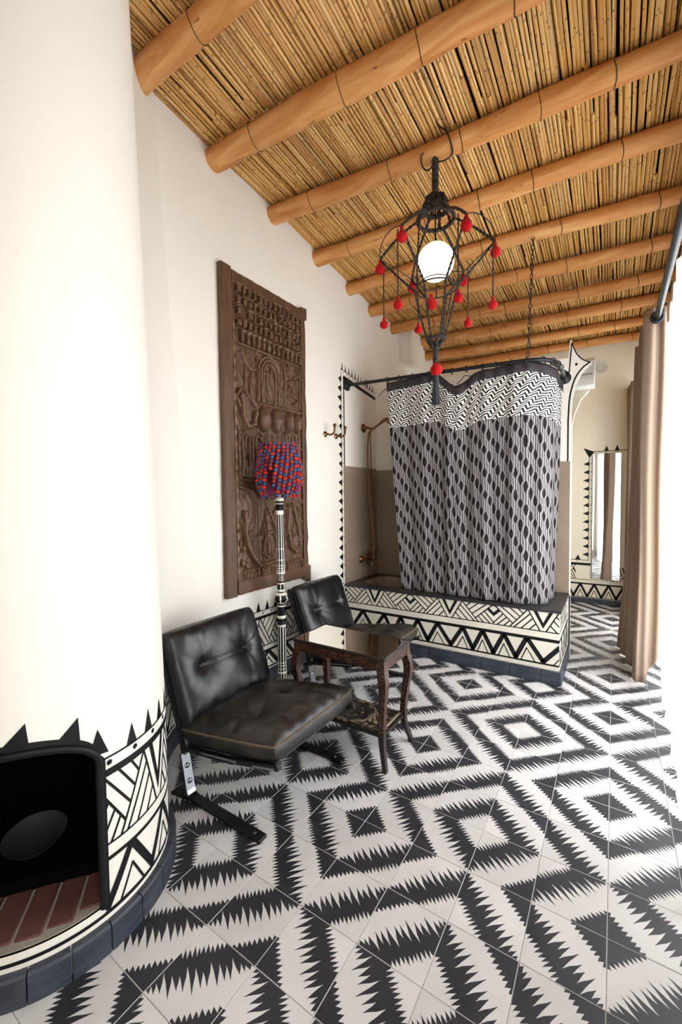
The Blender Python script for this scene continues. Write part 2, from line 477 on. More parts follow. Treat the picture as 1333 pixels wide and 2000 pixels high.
def tile_mesh():
    g = .007; m = MB()
    b1 = boundary(.45, [.10, .13, .09, .15, .11, .14, .10, .12, .09], .06, 3)
    b2 = boundary(1.0, [.09, .13, .20, .50, .26, .36, .58, .26, .40, .56, .26, .34, .52, .20, .15, .09], .22, 8)
    b3 = boundary(1.52, [.12, .16, .20, .14, .22, .17, .15, .23, .17, .19, .13], .06, 5)
    def T(p): return (-.5+g+(1-2*g)*p[0], -.5+g+(1-2*g)*p[1], 0)
    polys = []
    polys.append(([(0, 0)] + b1, 0))
    polys.append((b1 + list(reversed(b2)), 1))            # (u-axis end ... v-axis end) and back
    polys.append((b2 + [(0, 1)] + list(reversed(b3)) + [(1, 0)], 0))
    polys.append((b3 + [(1, 1)], 1))
    for poly, k in polys:
        q = []
        for p in poly:
            if not q or (abs(p[0]-q[-1][0])+abs(p[1]-q[-1][1])) > 1e-6: q.append(p)
        if abs(q[0][0]-q[-1][0])+abs(q[0][1]-q[-1][1]) < 1e-6: q.pop()
        m.add([T(p) for p in q], [tuple(range(len(q)))], k)
    e = .5-g; h = .5-.002
    top = [(-e,-e,0), (e,-e,0), (e,e,0), (-e,e,0)]; mid = [(-h,-h,-.006), (h,-h,-.006), (h,h,-.006), (-h,h,-.006)]
    m.add(top+mid, [(i, (i+1) % 4, (i+1) % 4+4, i+4) for i in range(4)], 1)
    return m.mesh('floor_tile', [TILE_B, TILE_W], smooth=None, wrapfix=False)
TILE = tile_mesh()
for p in TILE.polygons:
    if p.normal.z < -.5: p.flip()
LOW = {-6: 1, -5: 0, -4: 1, -3: 1, -2: 0, -1: 0, 0: 1, 1: 0, 2: 0, 3: 1, 4: 1, 5: 0, 6: 0, 7: 1, 8: 0, 9: 0, 10: 1,
       11: 1, 12: 0, 13: 0, 14: 1, 15: 1, 16: 0, 17: 0, 18: 1, 19: 0, 20: 0}
for iy in range(-7, 21):
    for ix in range(-6, 6):
        cx, cy = ix+.5, iy+.5
        if cy > 9.2 and cx < 2: continue                    # under the tub and behind the partition
        if math.hypot(cx+3.7, cy+3.9) < 1.2: continue        # under the fireplace
        if cy < -5 and cx < -3.5: continue
        left = (ix % 4) in (0, 1); low = LOW.get(iy, 0)
        o = place('floor_tile', TILE, floor)
        o.location = Vector((cx, cy, rt.uniform(-.0015, .0015)))*U
        k = {(True, 1): 0, (False, 1): 1, (False, 0): 2, (True, 0): 3}[(left, low)]
        o.rotation_euler = (0, 0, k*math.pi/2)

# ---- walls
wall_left = structure(MB().box(-6.6, XL, -11, 21.6, -.5, 18.5).build('wall_left', PLASTER, smooth=None))
wall_far = structure(MB().box(XL, 6.7, YF, 21.6, -.5, 16).build('wall_far', PLASTER_CREAM, smooth=None))
wall_rear = structure(MB().box(XL, 6.7, -11, -10.4, -.5, 18.5).build('wall_rear', PLASTER, smooth=None))
mb = MB(); ys = [-11.0] + [q for ab in OPEN for q in ab] + [21.6]
for i in range(0, len(ys), 2): mb.box(XR, 6.6, ys[i], ys[i+1], -.5, 17.5)
for a, b in OPEN: mb.box(XR, 6.6, a, b, 12.3, 17.5); mb.box(XR, 6.6, a, b, -.5, .02)
wall_right = structure(mb.build('wall_right', PLASTER, smooth=None))
for i, (a, b) in enumerate(OPEN[1:], 1):
    w = MB()
    for yy in (a, (a+b)/2-.12, b-.24): w.box(6.15, 6.4, yy, yy+.24, .02, 12.3)
    for zz in (.02, 8.9, 12.06): w.box(6.16, 6.39, a, b, zz, zz+.24)
    structure(w.build('window_%d' % i, PAINT_WHITE, bevel=.02))

# alcove wall with the horned arch edge
arc1 = [(2.62, 0.0), (2.6, 9.0), (2.61, 9.78), (2.67, 10.26), (2.80, 10.72), (2.99, 11.03), (3.24, 11.28)]
horn = spline([(p[0], 0, p[1]) for p in arc1[1:]], 5)
horn = [(p.x, p.z) for p in horn]
concave = [(p.x, p.z) for p in bez((3.24, 0, 11.28), (2.86, 0, 11.40), (2.68, 0, 11.75), (2.59, 0, 12.22), 9)]
outline = [(XL, 0), arc1[0]] + horn + concave[1:] + [(2.55, 12.22), (2.50, 11.56), (XL, 11.62)]
mb = MB().prism(outline, YB, YB+.34, 'y')
wall_back = structure(mb.build('wall_back', PLASTER, smooth=30))
# beige tadelakt dado of the alcove
MB().box(XL, 2.58, YB-.035, YB, TZ+.005, 7.62).build('wainscot_panel', WAINS, wall_back, bevel=.01)
MB().box(XL, XL+.035, TY, YB-.035, TZ+.005, 7.70).build('wainscot_panel', WAINS, wall_left, bevel=.01)
# second arch beyond it and the pier under the ceiling
o2 = [(-5.0, 0), (2.33, 0), (2.34, 9.5), (2.42, 9.96), (2.68, 10.66), (3.02, 11.04), (2.8, 11.5), (2.5, 12.1), (-5.0, 12.1)]
wall_mid = structure(MB().prism(o2, 15.2, 15.5, 'y').build('wall_middle', PLASTER_CREAM, smooth=30))
structure(MB().box(XL, -5.23, 14.3, 16.0, 13.7, 15.6).build('trim_1', PLASTER, bevel=.02))

# ---- painted black strokes (flat print): polygons in (s, z) mapped on a surface
def clip(poly, ax, lim, keep_less):
    out = []
    for i in range(len(poly)):
        p, q = poly[i], poly[(i+1) % len(poly)]
        ip = (p[ax] <= lim) if keep_less else (p[ax] >= lim); iq = (q[ax] <= lim) if keep_less else (q[ax] >= lim)
        if ip: out.append(p)
        if ip != iq:
            t = (lim-p[ax])/(q[ax]-p[ax]); out.append((p[0]+(q[0]-p[0])*t, p[1]+(q[1]-p[1])*t))
    return out
class Painter:
    def __init__(s, fmap, s0, s1, ds=None): s.mb = MB(); s.fm = fmap; s.s0, s.s1, s.ds = s0, s1, ds
    def poly(s, pts, z0=-99, z1=99, mat=0):
        p = list(pts)
        for ax, lim, less in ((0, s.s0, False), (0, s.s1, True), (1, z0, False), (1, z1, True)):
            if len(p) >= 3: p = clip(p, ax, lim, less)
        if len(p) < 3: return
        parts = [p]
        if s.ds:
            lo = min(q[0] for q in p); hi = max(q[0] for q in p); parts = []
            k = math.floor(lo/s.ds)
            while k*s.ds < hi:
                q = clip(clip(p, 0, k*s.ds, False), 0, (k+1)*s.ds, True) if True else p
                if len(q) >= 3: parts.append(q)
                k += 1
        for q in parts:
            s.mb.add([s.fm(a, b) for a, b in q], [tuple(range(len(q)))], mat)
    def line(s, a, b, w, z0=-99, z1=99, mat=0):
        dx, dz = b[0]-a[0], b[1]-a[1]; L = math.hypot(dx, dz) or 1; nx, nz = -dz/L*w/2, dx/L*w/2
        ex, ez = dx/L*w*.3, dz/L*w*.3
        s.poly([(a[0]-ex+nx, a[1]-ez+nz), (b[0]+ex+nx, b[1]+ez+nz), (b[0]+ex-nx, b[1]+ez-nz), (a[0]-ex-nx, a[1]-ez-nz)], z0, z1, mat)
    def dot(s, c, r, mat=0):
        s.poly([(c[0]+r*math.cos(k*math.pi/5), c[1]+r*math.sin(k*math.pi/5)) for k in range(10)], mat=mat)
    def build(s, name, parent, mats=None): return s.mb.build(name, mats or [BLACK], parent, smooth=None, wrapfix=False)

def zigzag(P, pts, z0, z1, w=.14, thin=.045):
    """lower frieze: pts = alternating [s, 'p'/'v'] peaks and valleys"""
    h = z1-z0
    for (a, ka), (b, kb) in zip(pts, pts[1:]):
        za = z1+.02 if ka == 'p' else z0+.04; zb = z1+.02 if kb == 'p' else z0+.04
        P.line((a, za), (b, zb), w, z0, z1)
    for i, (a, k) in enumerate(pts):
        if k == 'p':
            l = pts[i-1][0] if i > 0 else a-.4; r = pts[i+1][0] if i < len(pts)-1 else a+.4
            zt = z0 + h*.56
            P.line((a, zt), (a-(a-l)*.52, z0-.02), thin, z0, z1); P.line((a, zt), (a+(r-a)*.52, z0-.02), thin, z0, z1)
def basket(P, vc, z0, z1, half, thick=.115, thin=.04):
    """upper frieze: black V at each vc, small heart half a period away, plaited stripes between"""
    h = z1-z0
    for c in vc:
        for sg in (-1, 1):
            f = lambda u, v: (c+sg*u*half, z0+v*h)
            P.poly([f(0, .14), f(.19, 1.0), f(.115, 1.0), f(0, .42)] if sg > 0 else [f(0, .42), f(.115, 1.0), f(.19, 1.0), f(0, .14)], z0, z1)
            for a, b in (((.055, 0), (.29, 1)), ((.30, 1), (.66, 0)), ((.25, .80), (.575, 0)), ((.20, .58), (.43, 0)), ((.135, .33), (.27, 0)),
                         ((.60, .20), (.97, 1)), ((.52, .40), (.84, 1)), ((.45, .60), (.66, 1)), ((.385, .78), (.49, 1)),
                         ((.72, .46), (.92, 0)), ((.80, .60), (1.0, .06)), ((.66, .30), (.78, 0)), ((.92, .92), (1.0, 1.0))):
                P.line(f(*a), f(*b), thin, z0, z1)
            q = [f(1.0, .40), f(.855, .72), f(.90, .84), f(1.0, .60)]
            P.poly(q if sg > 0 else q[::-1], z0, z1)
def spikes(P, s0, s1, z, step=.42, w=.2, h=.30, r=None):
    k = s0
    while k <= s1:
        hh = h*(1+(r.uniform(-.15, .15) if r else 0))
        P.poly([(k-w/2, z-.01), (k+w/2, z-.01), (k+w*.08, z+hh)]); k += step

def base_run(name, p0, p1, h, t, nrm, parent, step=1.0, off=0.0, z0=0.0):
    """skirting tiles from p0 to p1 (plan points), standing out by t along nrm"""
    p0, p1, nrm = Vector((*p0, 0)), Vector((*p1, 0)), Vector((*nrm, 0)); L = (p1-p0).length; d = (p1-p0)/L
    cuts = [0.0]; k = off
    while k < L-.05:
        if k > .05: cuts.append(k)
        k += step
    cuts.append(L)
    for a, b in zip(cuts, cuts[1:]):
        m = MB(); c = p0 + d*(a+b)/2 + nrm*t/2 + Vector((0, 0, z0+h/2))
        m.obox(c, d*((b-a)/2-.008), nrm*t/2, Vector((0, 0, h/2)))
        m.build(name, SLATE, parent, bevel=.012)

# left wall dado and border
dado = Painter(lambda s, z: (XL+.006, s, z), -.6, TY-.03)
zigzag(dado, [(-.95+.45*i, 'v' if i % 2 else 'p') for i in range(21)], .58, 1.10)
dado.poly([(-.6, .50), (8.4, .50), (8.4, .56), (-.6, .56)])
dado.poly([(-.6, 1.08), (8.4, 1.08), (8.4, 1.16), (-.6, 1.16)])
dado.poly([(-.6, 1.30), (8.4, 1.30), (8.4, 1.335), (-.6, 1.335)])
basket(dado, [-.15+2.9*i for i in range(4)], 1.33, 2.30, 1.45)
dado.poly([(-.6, 2.27), (8.4, 2.27), (8.4, 2.37), (-.6, 2.37)])
dado.poly([(-.6, 2.53), (8.4, 2.53), (8.4, 2.56), (-.6, 2.56)])
for i in range(22): dado.dot((-.45+.42*i, 2.45), .032)
spikes(dado, -.25, 8.2, 2.55, .42, .21, .30, random.Random(2))
dado.build('painted_dado', wall_left)
bord = Painter(lambda s, z: (XL+.007, s, z), 7.0, 12.0)
zt = lambda y: 11.86 - (y-8.3)*.145            # upper edge falls a little towards the back
bord.poly([(8.50, 2.5), (8.58, 2.5), (8.58, zt(8.58)-.26), (8.50, zt(8.5)-.26)])
bord.poly([(8.50, zt(8.5)-.38), (11.40, zt(11.40)-.34), (11.40, zt(11.40)-.20), (8.50, zt(8.5)-.20)])
bord.line((8.33, 2.5), (8.33, zt(8.33)), .03)
bord.line((8.33, zt(8.33)), (11.40, zt(11.40)), .03)
z = 2.9; r_ = random.Random(5)
while z < 11.8:
    hh = r_.uniform(.17, .24)
    bord.poly([(8.34, z-.15), (8.34, z+.17), (8.34-hh*1.25, z+.03)]); bord.dot((8.42, z+.05), .028); z += .405
y = 8.42
while y < 11.3:
    zz = zt(y); bord.poly([(y-.06, zz-.01), (y+.06, zz-.02), (y+.01, zz+.34)]); bord.dot((y+.1, zz-.11), .03); y += .27
bord.build('painted_border', wall_left)
bl = bpy.data.objects.new('baseboard_left', None); COL.objects.link(bl); structure(bl)
base_run('baseboard_tile', (XL, .95), (XL, TY-.2), .46, .07, (1, 0), bl, off=.05)

# far wall: frieze, rail, mirror border
fd = Painter(lambda s, z: (s, YF-.006, z), 1.2, 5.6)
zigzag(fd, [(1.36+.35*i, 'p' if i % 2 else 'v') for i in range(13)], .34, 1.10, .12, .035)
fd.poly([(1.2, 1.08), (5.6, 1.08), (5.6, 1.17), (1.2, 1.17)]); fd.poly([(1.2, .32), (5.6, .32), (5.6, .36), (1.2, .36)])
basket(fd, [1.2, 4.6], 1.36, 2.20, .97, .12, .035)
fd.poly([(1.2, 2.19), (2.92, 2.19), (2.92, 2.33), (1.2, 2.33)]); fd.line((1.2, 2.5), (2.84, 2.5), .03); fd.line((1.2, 1.36), (2.92, 1.36), .03)
fd.line((2.80, 2.5), (2.80, 8.72), .03); fd.line((2.80, 8.74), (5.4, 8.74), .035)
z = 2.85
while z < 8.5: fd.poly([(2.80, z-.14), (2.80, z+.12), (2.50, z-.03)]); fd.dot((2.89, z), .03); z += .475
fd.poly([(2.80, 8.40), (3.05, 8.73), (2.5, 8.98)])
for s in (3.62, 4.12, 4.66, 5.2): fd.poly([(s-.12, 8.73), (s+.12, 8.73), (s+.01, 9.05)]); fd.dot((s, 8.66), .03)
fd.poly([(2.12, 2.5), (2.42, 2.5), (2.29, 2.80)]); fd.dot((2.25, 2.42), .03)
fd.build('painted_frieze', wall_far)
bf = bpy.data.objects.new('baseboard_far', None); COL.objects.link(bf); structure(bf)
base_run('baseboard_tile', (1.0, YF), (5.9, YF), .30, .08, (0, -1), bf)
# alcove wall: black outline of horn and jamb
ol = Painter(lambda s, z: (s, YB-.006, z), -6, 4)
pl = [(2.50, 7.62), (2.50, 9.2)] + [(a-.085, b+.01) for a, b in horn[4:-3]] + [(3.20, 11.27)]
for a, b in zip(pl, pl[1:]): ol.line(a, b, .055)
pc = [(3.20, 11.27)] + [(a+.0, b-.02) for a, b in concave[1:-1]] + [(2.62, 12.1)]
for a, b in zip(pc, pc[1:]): ol.line(a, b, .04)
for a, b in (((2.60, 12.1), (2.52, 11.0)), ((2.50, 11.0), (1.9, 11.44)), ((1.9, 11.44), (1.62, 11.1))): ol.line(a, b, .045)
for x0 in (-5.72, -3.6, -1.83, .1):
    ol.line((x0, 11.24), (x0+.36, 11.56), .035); ol.line((x0+.36, 11.56), (x0+1.6, 11.24), .035)
ol.dot((2.76, 11.27), .05)
ol.line((2.60, 2.4), (2.60, .02), .05)
ol.build('painted_outline', wall_back)

# ---- ceiling: poles and canes
ceil = structure(MB().add([(-6.6, -11, 17.95), (6.6, -11, 17.15), (6.6, 21.6, 15.25), (-6.6, 21.6, 15.9),
                           (-6.6, -11, 18.3), (6.6, -11, 17.5), (6.6, 21.6, 15.6), (-6.6, 21.6, 16.3)],
                          [(0,1,2,3), (7,6,5,4), (0,4,5,1), (1,5,6,2), (2,6,7,3), (3,7,4,0)]).build('ceiling', simple('dark_reed_backing', srgb('#3A2713'), .9), smooth=None))
BY = [-3.3, -.79, 1.67, 4.22, 6.66, 9.0, 11.06, 13.38, 15.75, 18.1, 20.4]
BZL = [16.75, 16.50, 16.19, 16.02, 15.76, 15.53, 15.27, 15.15, 15.08, 15.0, 14.95]
BZR = [15.85, 15.62, 15.36, 15.22, 15.24, 15.05, 14.77, 14.57, 14.60, 14.55, 14.62]
BR = [.29, .29, .31, .27, .27, .25, .25, .25, .25, .24, .24]
def zceil(x, y):
    t = (x-XL)/(XR-XL); k = 0
    while k < len(BY)-2 and y > BY[k+1]: k += 1
    q = (y-BY[k])/(BY[k+1]-BY[k])
    l = BZL[k]+(BZL[k+1]-BZL[k])*q; r = BZR[k]+(BZR[k+1]-BZR[k])*q
    return l+(r-l)*t + .30
rb = random.Random(4)
for i, y in enumerate(BY):
    if i == 0: continue
    path = []; rr = []
    for k in range(19):
        t = k/18; x = XL + (XR-XL)*t
        path.append((x, y+.05*math.sin(t*5+i*1.7)+rb.uniform(-.012, .012), BZL[i]+(BZR[i]-BZL[i])*t+.04*math.sin(t*6+i)))
        rr.append(BR[i]*(1.0+.05*math.sin(t*11+i*2.1)+rb.uniform(-.03, .03))*(1.06-.14*t))
    bm_ = MB().tube(path, rr, 14, 0)
    b = bm_.build('ceiling_beam', BEAM, ceil, loc=(XL, y, BZL[i]))
    for q in (.17, .34, .52, .71, .88):
        t = q+rb.uniform(-.05, .05); x = XL+(XR-XL)*t; zc = BZL[i]+(BZR[i]-BZL[i])*t+.04*math.sin(t*6+i)
        yc = y+.05*math.sin(t*5+i*1.7); R_ = BR[i]*(1.0+.05*math.sin(t*11+i*2.1))*(1.06-.14*t)+.012
        loop = [(x+.03*math.sin(a*2), yc+R_*math.cos(a), zc+R_*math.sin(a)) for a in [2*math.pi*k/16 for k in range(16)]]
        MB().tube(loop, .009, 4, 0, closed=True).build('tie_wire', WIRE, b)
mb = MB(); x = XL+.04; rr_ = random.Random(21)
while x < XR-.04:
    rad = rr_.uniform(.040, .052)
    y0 = -5.5 - rr_.uniform(0, 3)
    while y0 < 20.9:
        y1 = min(20.98, y0 + rr_.uniform(7, 15)); n = max(3, int((y1-y0)/1.3)); pth = []
        sk = rr_.uniform(-.03, .03); dz = rr_.uniform(-.012, .02); ph = rr_.uniform(0, 6)
        for k in range(n+1):
            yy = y0+(y1-y0)*k/n; xx = min(max(x + sk*(k/n-.5) + .014*math.sin(yy*.9+ph), XL+.03), XR-.03)
            pth.append((xx, yy, zceil(xx, yy)+dz+.015*math.sin(yy*1.3+ph)))
        r0 = rad*rr_.uniform(.9, 1.1)
        mb.tube(pth, [r0*(1.05-.25*k/n) for k in range(n+1)], 6, 0)
        y0 = y1 - rr_.uniform(.0, .4)
    x += rad*2*rr_.uniform(.93, 1.06)+(.03 if rr_.random() < .12 else 0)
# a second, looser layer above closes most of the gaps
x = XL+.08
while x < XR-.08:
    rad = rr_.uniform(.035, .05); pth = [(min(max(x+.05*math.sin(k+x*9), XL+.04), XR-.04), -7+2.8*k, zceil(x, -7+2.8*k)+.11) for k in range(11)]
    mb.tube(pth, rad, 5, 0); x += rr_.uniform(.12, .17)
# straw ends poking out beside two poles
for q in range(90):
    yb = rr_.choice([1.67, 1.67, 13.38, 15.75, 18.1]); x = rr_.uniform(-5.6, 4.5) if yb > 5 else rr_.uniform(-5.8, -2.5)
    z = zceil(x, yb); s = rr_.choice((-1, 1)) if yb > 5 else -1
    p0 = Vector((x, yb+s*.30, z-.06)); p1 = p0 + Vector((rr_.uniform(-.12, .12), s*rr_.uniform(.0, .12), -rr_.uniform(.02, .16)))
    mb.tube([p0, p1], .012, 4, 0)
reeds = mb.build('reed_cane', REED, ceil); reeds['kind'] = 'stuff'

# ================================================================== THE FIREPLACE
FC = Vector((-3.7, -3.9, 0)); FR = 1.75
def fire_plan():
    """plan points and outward normals along the curved chimney breast"""
    pts = []
    for d in list(np.arange(-168, -73, 5)) + list(np.arange(-73, -2.9, 2.5)) + list(np.arange(0, 70.1, 3.5)):
        a = math.radians(d); pts.append((Vector((FC.x+FR*math.cos(a), FC.y+FR*math.sin(a), 0)), Vector((math.cos(a), math.sin(a), 0)), d))
    b = bez((-3.1015, -2.2555, 0), (-4.12, -1.885, 0), (-5.85, -.9, 0), (-5.9, 1.1, 0), 18)
    for i in range(1, len(b)):
        t = (b[min(i+1, len(b)-1)]-b[i-1]).normalized(); pts.append((b[i], Vector((t.y, -t.x, 0)), None))
    return pts
FP = fire_plan()
def fire_r(z): return -.29*max(0, min(1, (z-2.7)/13.8))
A0, A1, ZB = -73.0, -3.0, .62          # the opening
def zarch(d):
    u = (d-(A0+A1)/2)/((A1-A0)/2); return 2.74 + .44*max(0, 1-abs(u)**2.4)**.6
fireplace = thing('fireplace', 'rounded white corner fireplace with a black-edged hearth and painted tribal frieze', 'fireplace', (-3.7, -3.9, 0))
mb = MB()
def fpt(q, z): return q[0] + q[1]*fire_r(z) + Vector((0, 0, z))
seg = lambda a, b, n: [a+(b-a)*k/n for k in range(n+1)]
HT = 16.8
cols = []
for q in FP:
    d = q[2]; za = zarch(d) if (d is not None and A0 <= d <= A1) else zarch(A0)
    cols.append((q, seg(0, ZB, 2), seg(ZB, za, 6), seg(za, HT, 16), d is not None and A0 <= d <= A1))
for (qa, la, ma, ha, ia), (qb, lb, mb_, hb, ib) in zip(cols, cols[1:]):
    for A, B, op in ((la, lb, False), (ma, mb_, ia and ib), (ha, hb, False)):
        if op: continue
        for k in range(len(A)-1):
            mb.add([fpt(qa, A[k]), fpt(qb, B[k]), fpt(qb, B[k+1]), fpt(qa, A[k+1])], [(0, 1, 2, 3)])
def weld(me):
    bm = bmesh.new(); bm.from_mesh(me); bmesh.ops.remove_doubles(bm, verts=bm.verts, dist=.0004); bm.to_mesh(me); bm.free()
    me.polygons.foreach_set('use_smooth', [True]*len(me.polygons)); me.update()
o = mb.build('chimney_breast', PLASTER, fireplace, wrapfix=False); weld(o.data)
bmm = bmesh.new(); bmm.from_mesh(o.data); bmesh.ops.recalc_face_normals(bmm, faces=bmm.faces); bmm.to_mesh(o.data); bmm.free()
AX = Vector((math.cos(math.radians(-38)), math.sin(math.radians(-38)), 0)); SX = Vector((-AX.y, AX.x, 0))   # out of the hearth / along it
# firebox: the edge of the opening carried straight in, black
edge = [(q[0].copy(), ZB) for q in FP if q[2] is not None and A0 <= q[2] <= A1]
loop = [(p, ZB) for p, _ in edge] + [(FP_[0], zarch(FP_[2])) for FP_ in reversed([q for q in FP if q[2] is not None and A0 <= q[2] <= A1])]
mb = MB()
inner = []
for p, z in loop:
    s = (p-FC).dot(SX); inner.append(FC + SX*s*.96 + AX*(-.75) + Vector((0, 0, z if z < 1 else 2.7)))
outer = [Vector((p.x, p.y, z)) for p, z in loop]; n = len(outer)
mb.add(outer+inner, [(i, (i+1) % n, (i+1) % n+n, i+n) for i in range(n)] + [tuple(range(n, 2*n))])
mb.build('firebox', SOOT, fireplace, smooth=30)
# black surround, a raised bead round three sides
path = []
m = len(edge)
RIGHT = [Vector((*(FC + (FR+.01)*Vector((math.cos(math.radians(A1)), math.sin(math.radians(A1)), 0))).xy, z)) for z in seg(ZB, zarch(A1), 6)]
TOP = [Vector((*(FC + (FR+.01)*Vector((math.cos(math.radians(d)), math.sin(math.radians(d)), 0))).xy, zarch(d))) for d in seg(A1-1.2, A0+1.2, 26)]
LEFT = [Vector((*(FC + (FR+.01)*Vector((math.cos(math.radians(A0)), math.sin(math.radians(A0)), 0))).xy, z)) for z in seg(zarch(A0), ZB, 6)]
MB().tube(RIGHT+TOP+LEFT, .05, 8).build('hearth_surround', BLACK, fireplace)
# hearth bricks laid side by side, then a soot-dark step behind
bed = [(FC.x+(FR-.03)*math.cos(math.radians(d)), FC.y+(FR-.03)*math.sin(math.radians(d))) for d in seg(A0+1.5, A1-1.5, 16)]
bed += [tuple((FC + AX*.6 + SX*q).xy) for q in (.93, -.93)]
MB().prism(bed, .40, .638, 'z').build('hearth_bed', MORTAR, fireplace, smooth=None)
bk = MB().box(-.155, .155, -.40, .40, -.06, .06).mesh('brick', [BRICK], bevel=.018)
s = -.88
while s < .95:
    r_in = math.sqrt(max(FR*FR - s*s, .1)) - .10
    b = place('brick', bk, fireplace, FC + SX*s + AX*(r_in-.43) + Vector((0, 0, .60)))
    b.rotation_euler = (0, 0, math.radians(-38-90)); s += .345
MB().obox(FC + AX*.05 + Vector((0, 0, .72)), SX*.90, AX*.78, (0, 0, .10)).build('hearth_step', SOOT, fireplace, bevel=.03)
# frieze on the curve: s is the angle times the radius
def fmap(s, z):
    if s <= 70*math.pi/180*FR:
        a = s/FR; r = FR + fire_r(z) + .007
        return (FC.x + r*math.cos(a), FC.y + r*math.sin(a), z)
    k = s - 70*math.pi/180*FR
    pts = [q for q in FP if q[2] is None or q[2] > 69]
    for a, b in zip(pts, pts[1:]):
        L = (b[0]-a[0]).length
        if k <= L or b is pts[-1]:
            p = a[0].lerp(b[0], k/L) + a[1].lerp(b[1], k/L)*.007; return (p.x, p.y, z)
        k -= L
sA = math.radians(A1)*FR
fp = Painter(fmap, sA+.02, 5.2, .09)
fp.poly([(sA, .47), (5.2, .47), (5.2, .53), (sA, .53)])
zigzag(fp, [(sA+.05+.40*i, 'v' if i % 2 == 0 else 'p') for i in range(14)], .53, 1.24, .11, .035)
fp.poly([(sA, 1.23), (5.2, 1.23), (5.2, 1.29), (sA, 1.29)]); fp.line((sA, 1.47), (5.2, 1.47), .03)
basket(fp, [sA-1.40, sA+1.10, sA+3.60], 1.46, 2.46, 1.25, .11, .035)
fp.poly([(sA, 2.45), (5.2, 2.45), (5.2, 2.555), (sA, 2.555)]); fp.line((sA, 2.72), (5.2, 2.72), .028)
for i in range(13): fp.dot((sA+.14+.42*i, 2.64), .04)
spikes(fp, sA+.50, 5.1, 2.715, .36, .20, .34, random.Random(3))
fp2 = Painter(fmap, -3, 3, .09)
fp2.poly([(math.radians(A0-6)*FR, .47), (sA+.05, .47), (sA+.05, .52), (math.radians(A0-6)*FR, .52)])
sd_ = lambda d: math.radians(d)*FR
for d in np.arange(A0, A1, 2.0):
    fp2.poly([(sd_(d), zarch(d)-.02), (sd_(d+2), zarch(d+2)-.02), (sd_(d+2), zarch(d+2)+.13), (sd_(d), zarch(d)+.13)])
fp2.poly([(sA-.01, ZB+.02), (sA+.085, ZB-.02), (sA+.085, 2.72), (sA-.01, 2.86)])
for d, w, hh, lean in ((-3.0, .17, .36, .0), (-14.5, .17, .30, .12), (-32.5, .17, .30, .10), (-50, .17, .30, .1)):
    zz = zarch(min(d, A1))+.08
    fp2.poly([(sd_(d)-w*(1 if d < -5 else .75), zz+.02), (sd_(d)+w*.8, zz-.05 if d < -5 else zz-.02), (sd_(d)+lean, zz+hh)])
fp.mb.v, fp.mb.f, fp.mb.m = (lambda a, b: (a.v+b.v, a.f+[tuple(i+len(a.v) for i in f) for f in b.f], a.m+b.m))(fp.mb, fp2.mb)
fp.build('painted_frieze', fireplace)
# curved skirting tiles
def curved_tile(d0, d1, r0, r1, h):
    m = MB(); P = []
    for d in seg(d0, d1, 4):
        a = math.radians(d); c, s = math.cos(a), math.sin(a)
        P.append([(FC.x+r0*c, FC.y+r0*s, 0), (FC.x+r1*c, FC.y+r1*s, 0), (FC.x+r1*c, FC.y+r1*s, h-.03), (FC.x+(r1-.03)*c, FC.y+(r1-.03)*s, h), (FC.x+r0*c, FC.y+r0*s, h)])
    m.grid(P, closev=True); k = len(P)
    m.f += [(0, 1, 2, 3, 4), tuple((k-1)*5+i for i in (4, 3, 2, 1, 0))]; m.m += [0, 0]
    return m
d = -91.0
while d < 60:
    curved_tile(d+.25, d+14.6, FR-.02, 1.87, .40).build('baseboard_tile', SLATE, fireplace); d += 14.9
fil = [q for q in FP if q[2] is None or q[2] > 66.4]
for i in range(0, len(fil)-2, 3):
    a, b = fil[i], fil[min(i+3, len(fil)-1)]
    nrm = (a[1]+b[1]).normalized()
    m = MB(); sub = fil[i:min(i+4, len(fil))]
    P = [[q[0], q[0]+q[1]*.10, q[0]+q[1]*.10+Vector((0, 0, .40)), q[0]+Vector((0, 0, .42))] for q in sub]
    m.grid(P, closev=True); k = len(P); m.f += [(0, 1, 2, 3), tuple((k-1)*4+j for j in (3, 2, 1, 0))]; m.m += [0, 0]
    m.build('baseboard_tile', SLATE, fireplace)
dish = thing('ash_dish', 'shallow grey metal dish on the step inside the dark hearth', 'dish', (-3.72, -4.16, .83))
cd = Vector((-3.72, -4.16, .835)); nd = Vector((.10, -.06, 1)).normalized()
MB().lathe([(.001, 0), (.18, .01), (.33, .07), (.42, .17), (.44, .20), (.40, .17), (.31, .10), (.17, .05), (.001, .04)], cd, 28, axis=nd).build('bowl', GREYDISH, dish)

# ================================================================== THE BATH
tub = thing('bathtub', 'built-in bathtub with black and cream geometric front and dark rim', 'bathtub', (-1.7, 9.9, 0))
DZ = .09
mb = MB()
BX0, BX1, BY0, BY1 = -5.45, 1.55, 8.98, 11.10       # basin opening
mb.box(XL+.01, TX1, TY, BY0, 0, TZ-DZ); mb.box(XL+.01, TX1, BY1, YB-.04, 0, TZ-DZ)
mb.box(XL+.01, BX0, BY0, BY1, 0, TZ-DZ); mb.box(BX1, TX1, BY0, BY1, 0, TZ-DZ)
mb.build('tub_wall', CREAM, tub, smooth=None)
mb = MB()                                            # deck: one slab with a rounded hole
def rrect(x0, x1, y0, y1, r, n=6):
    out = []
    for cx, cy, a in ((x1-r, y1-r, 0), (x0+r, y1-r, 90), (x0+r, y0+r, 180), (x1-r, y0+r, 270)):
        for k in range(n+1):
            t = math.radians(a+90*k/n); out.append((cx+r*math.cos(t), cy+r*math.sin(t)))
    return out
inn = rrect(BX0, BX1, BY0, BY1, .7); out = []
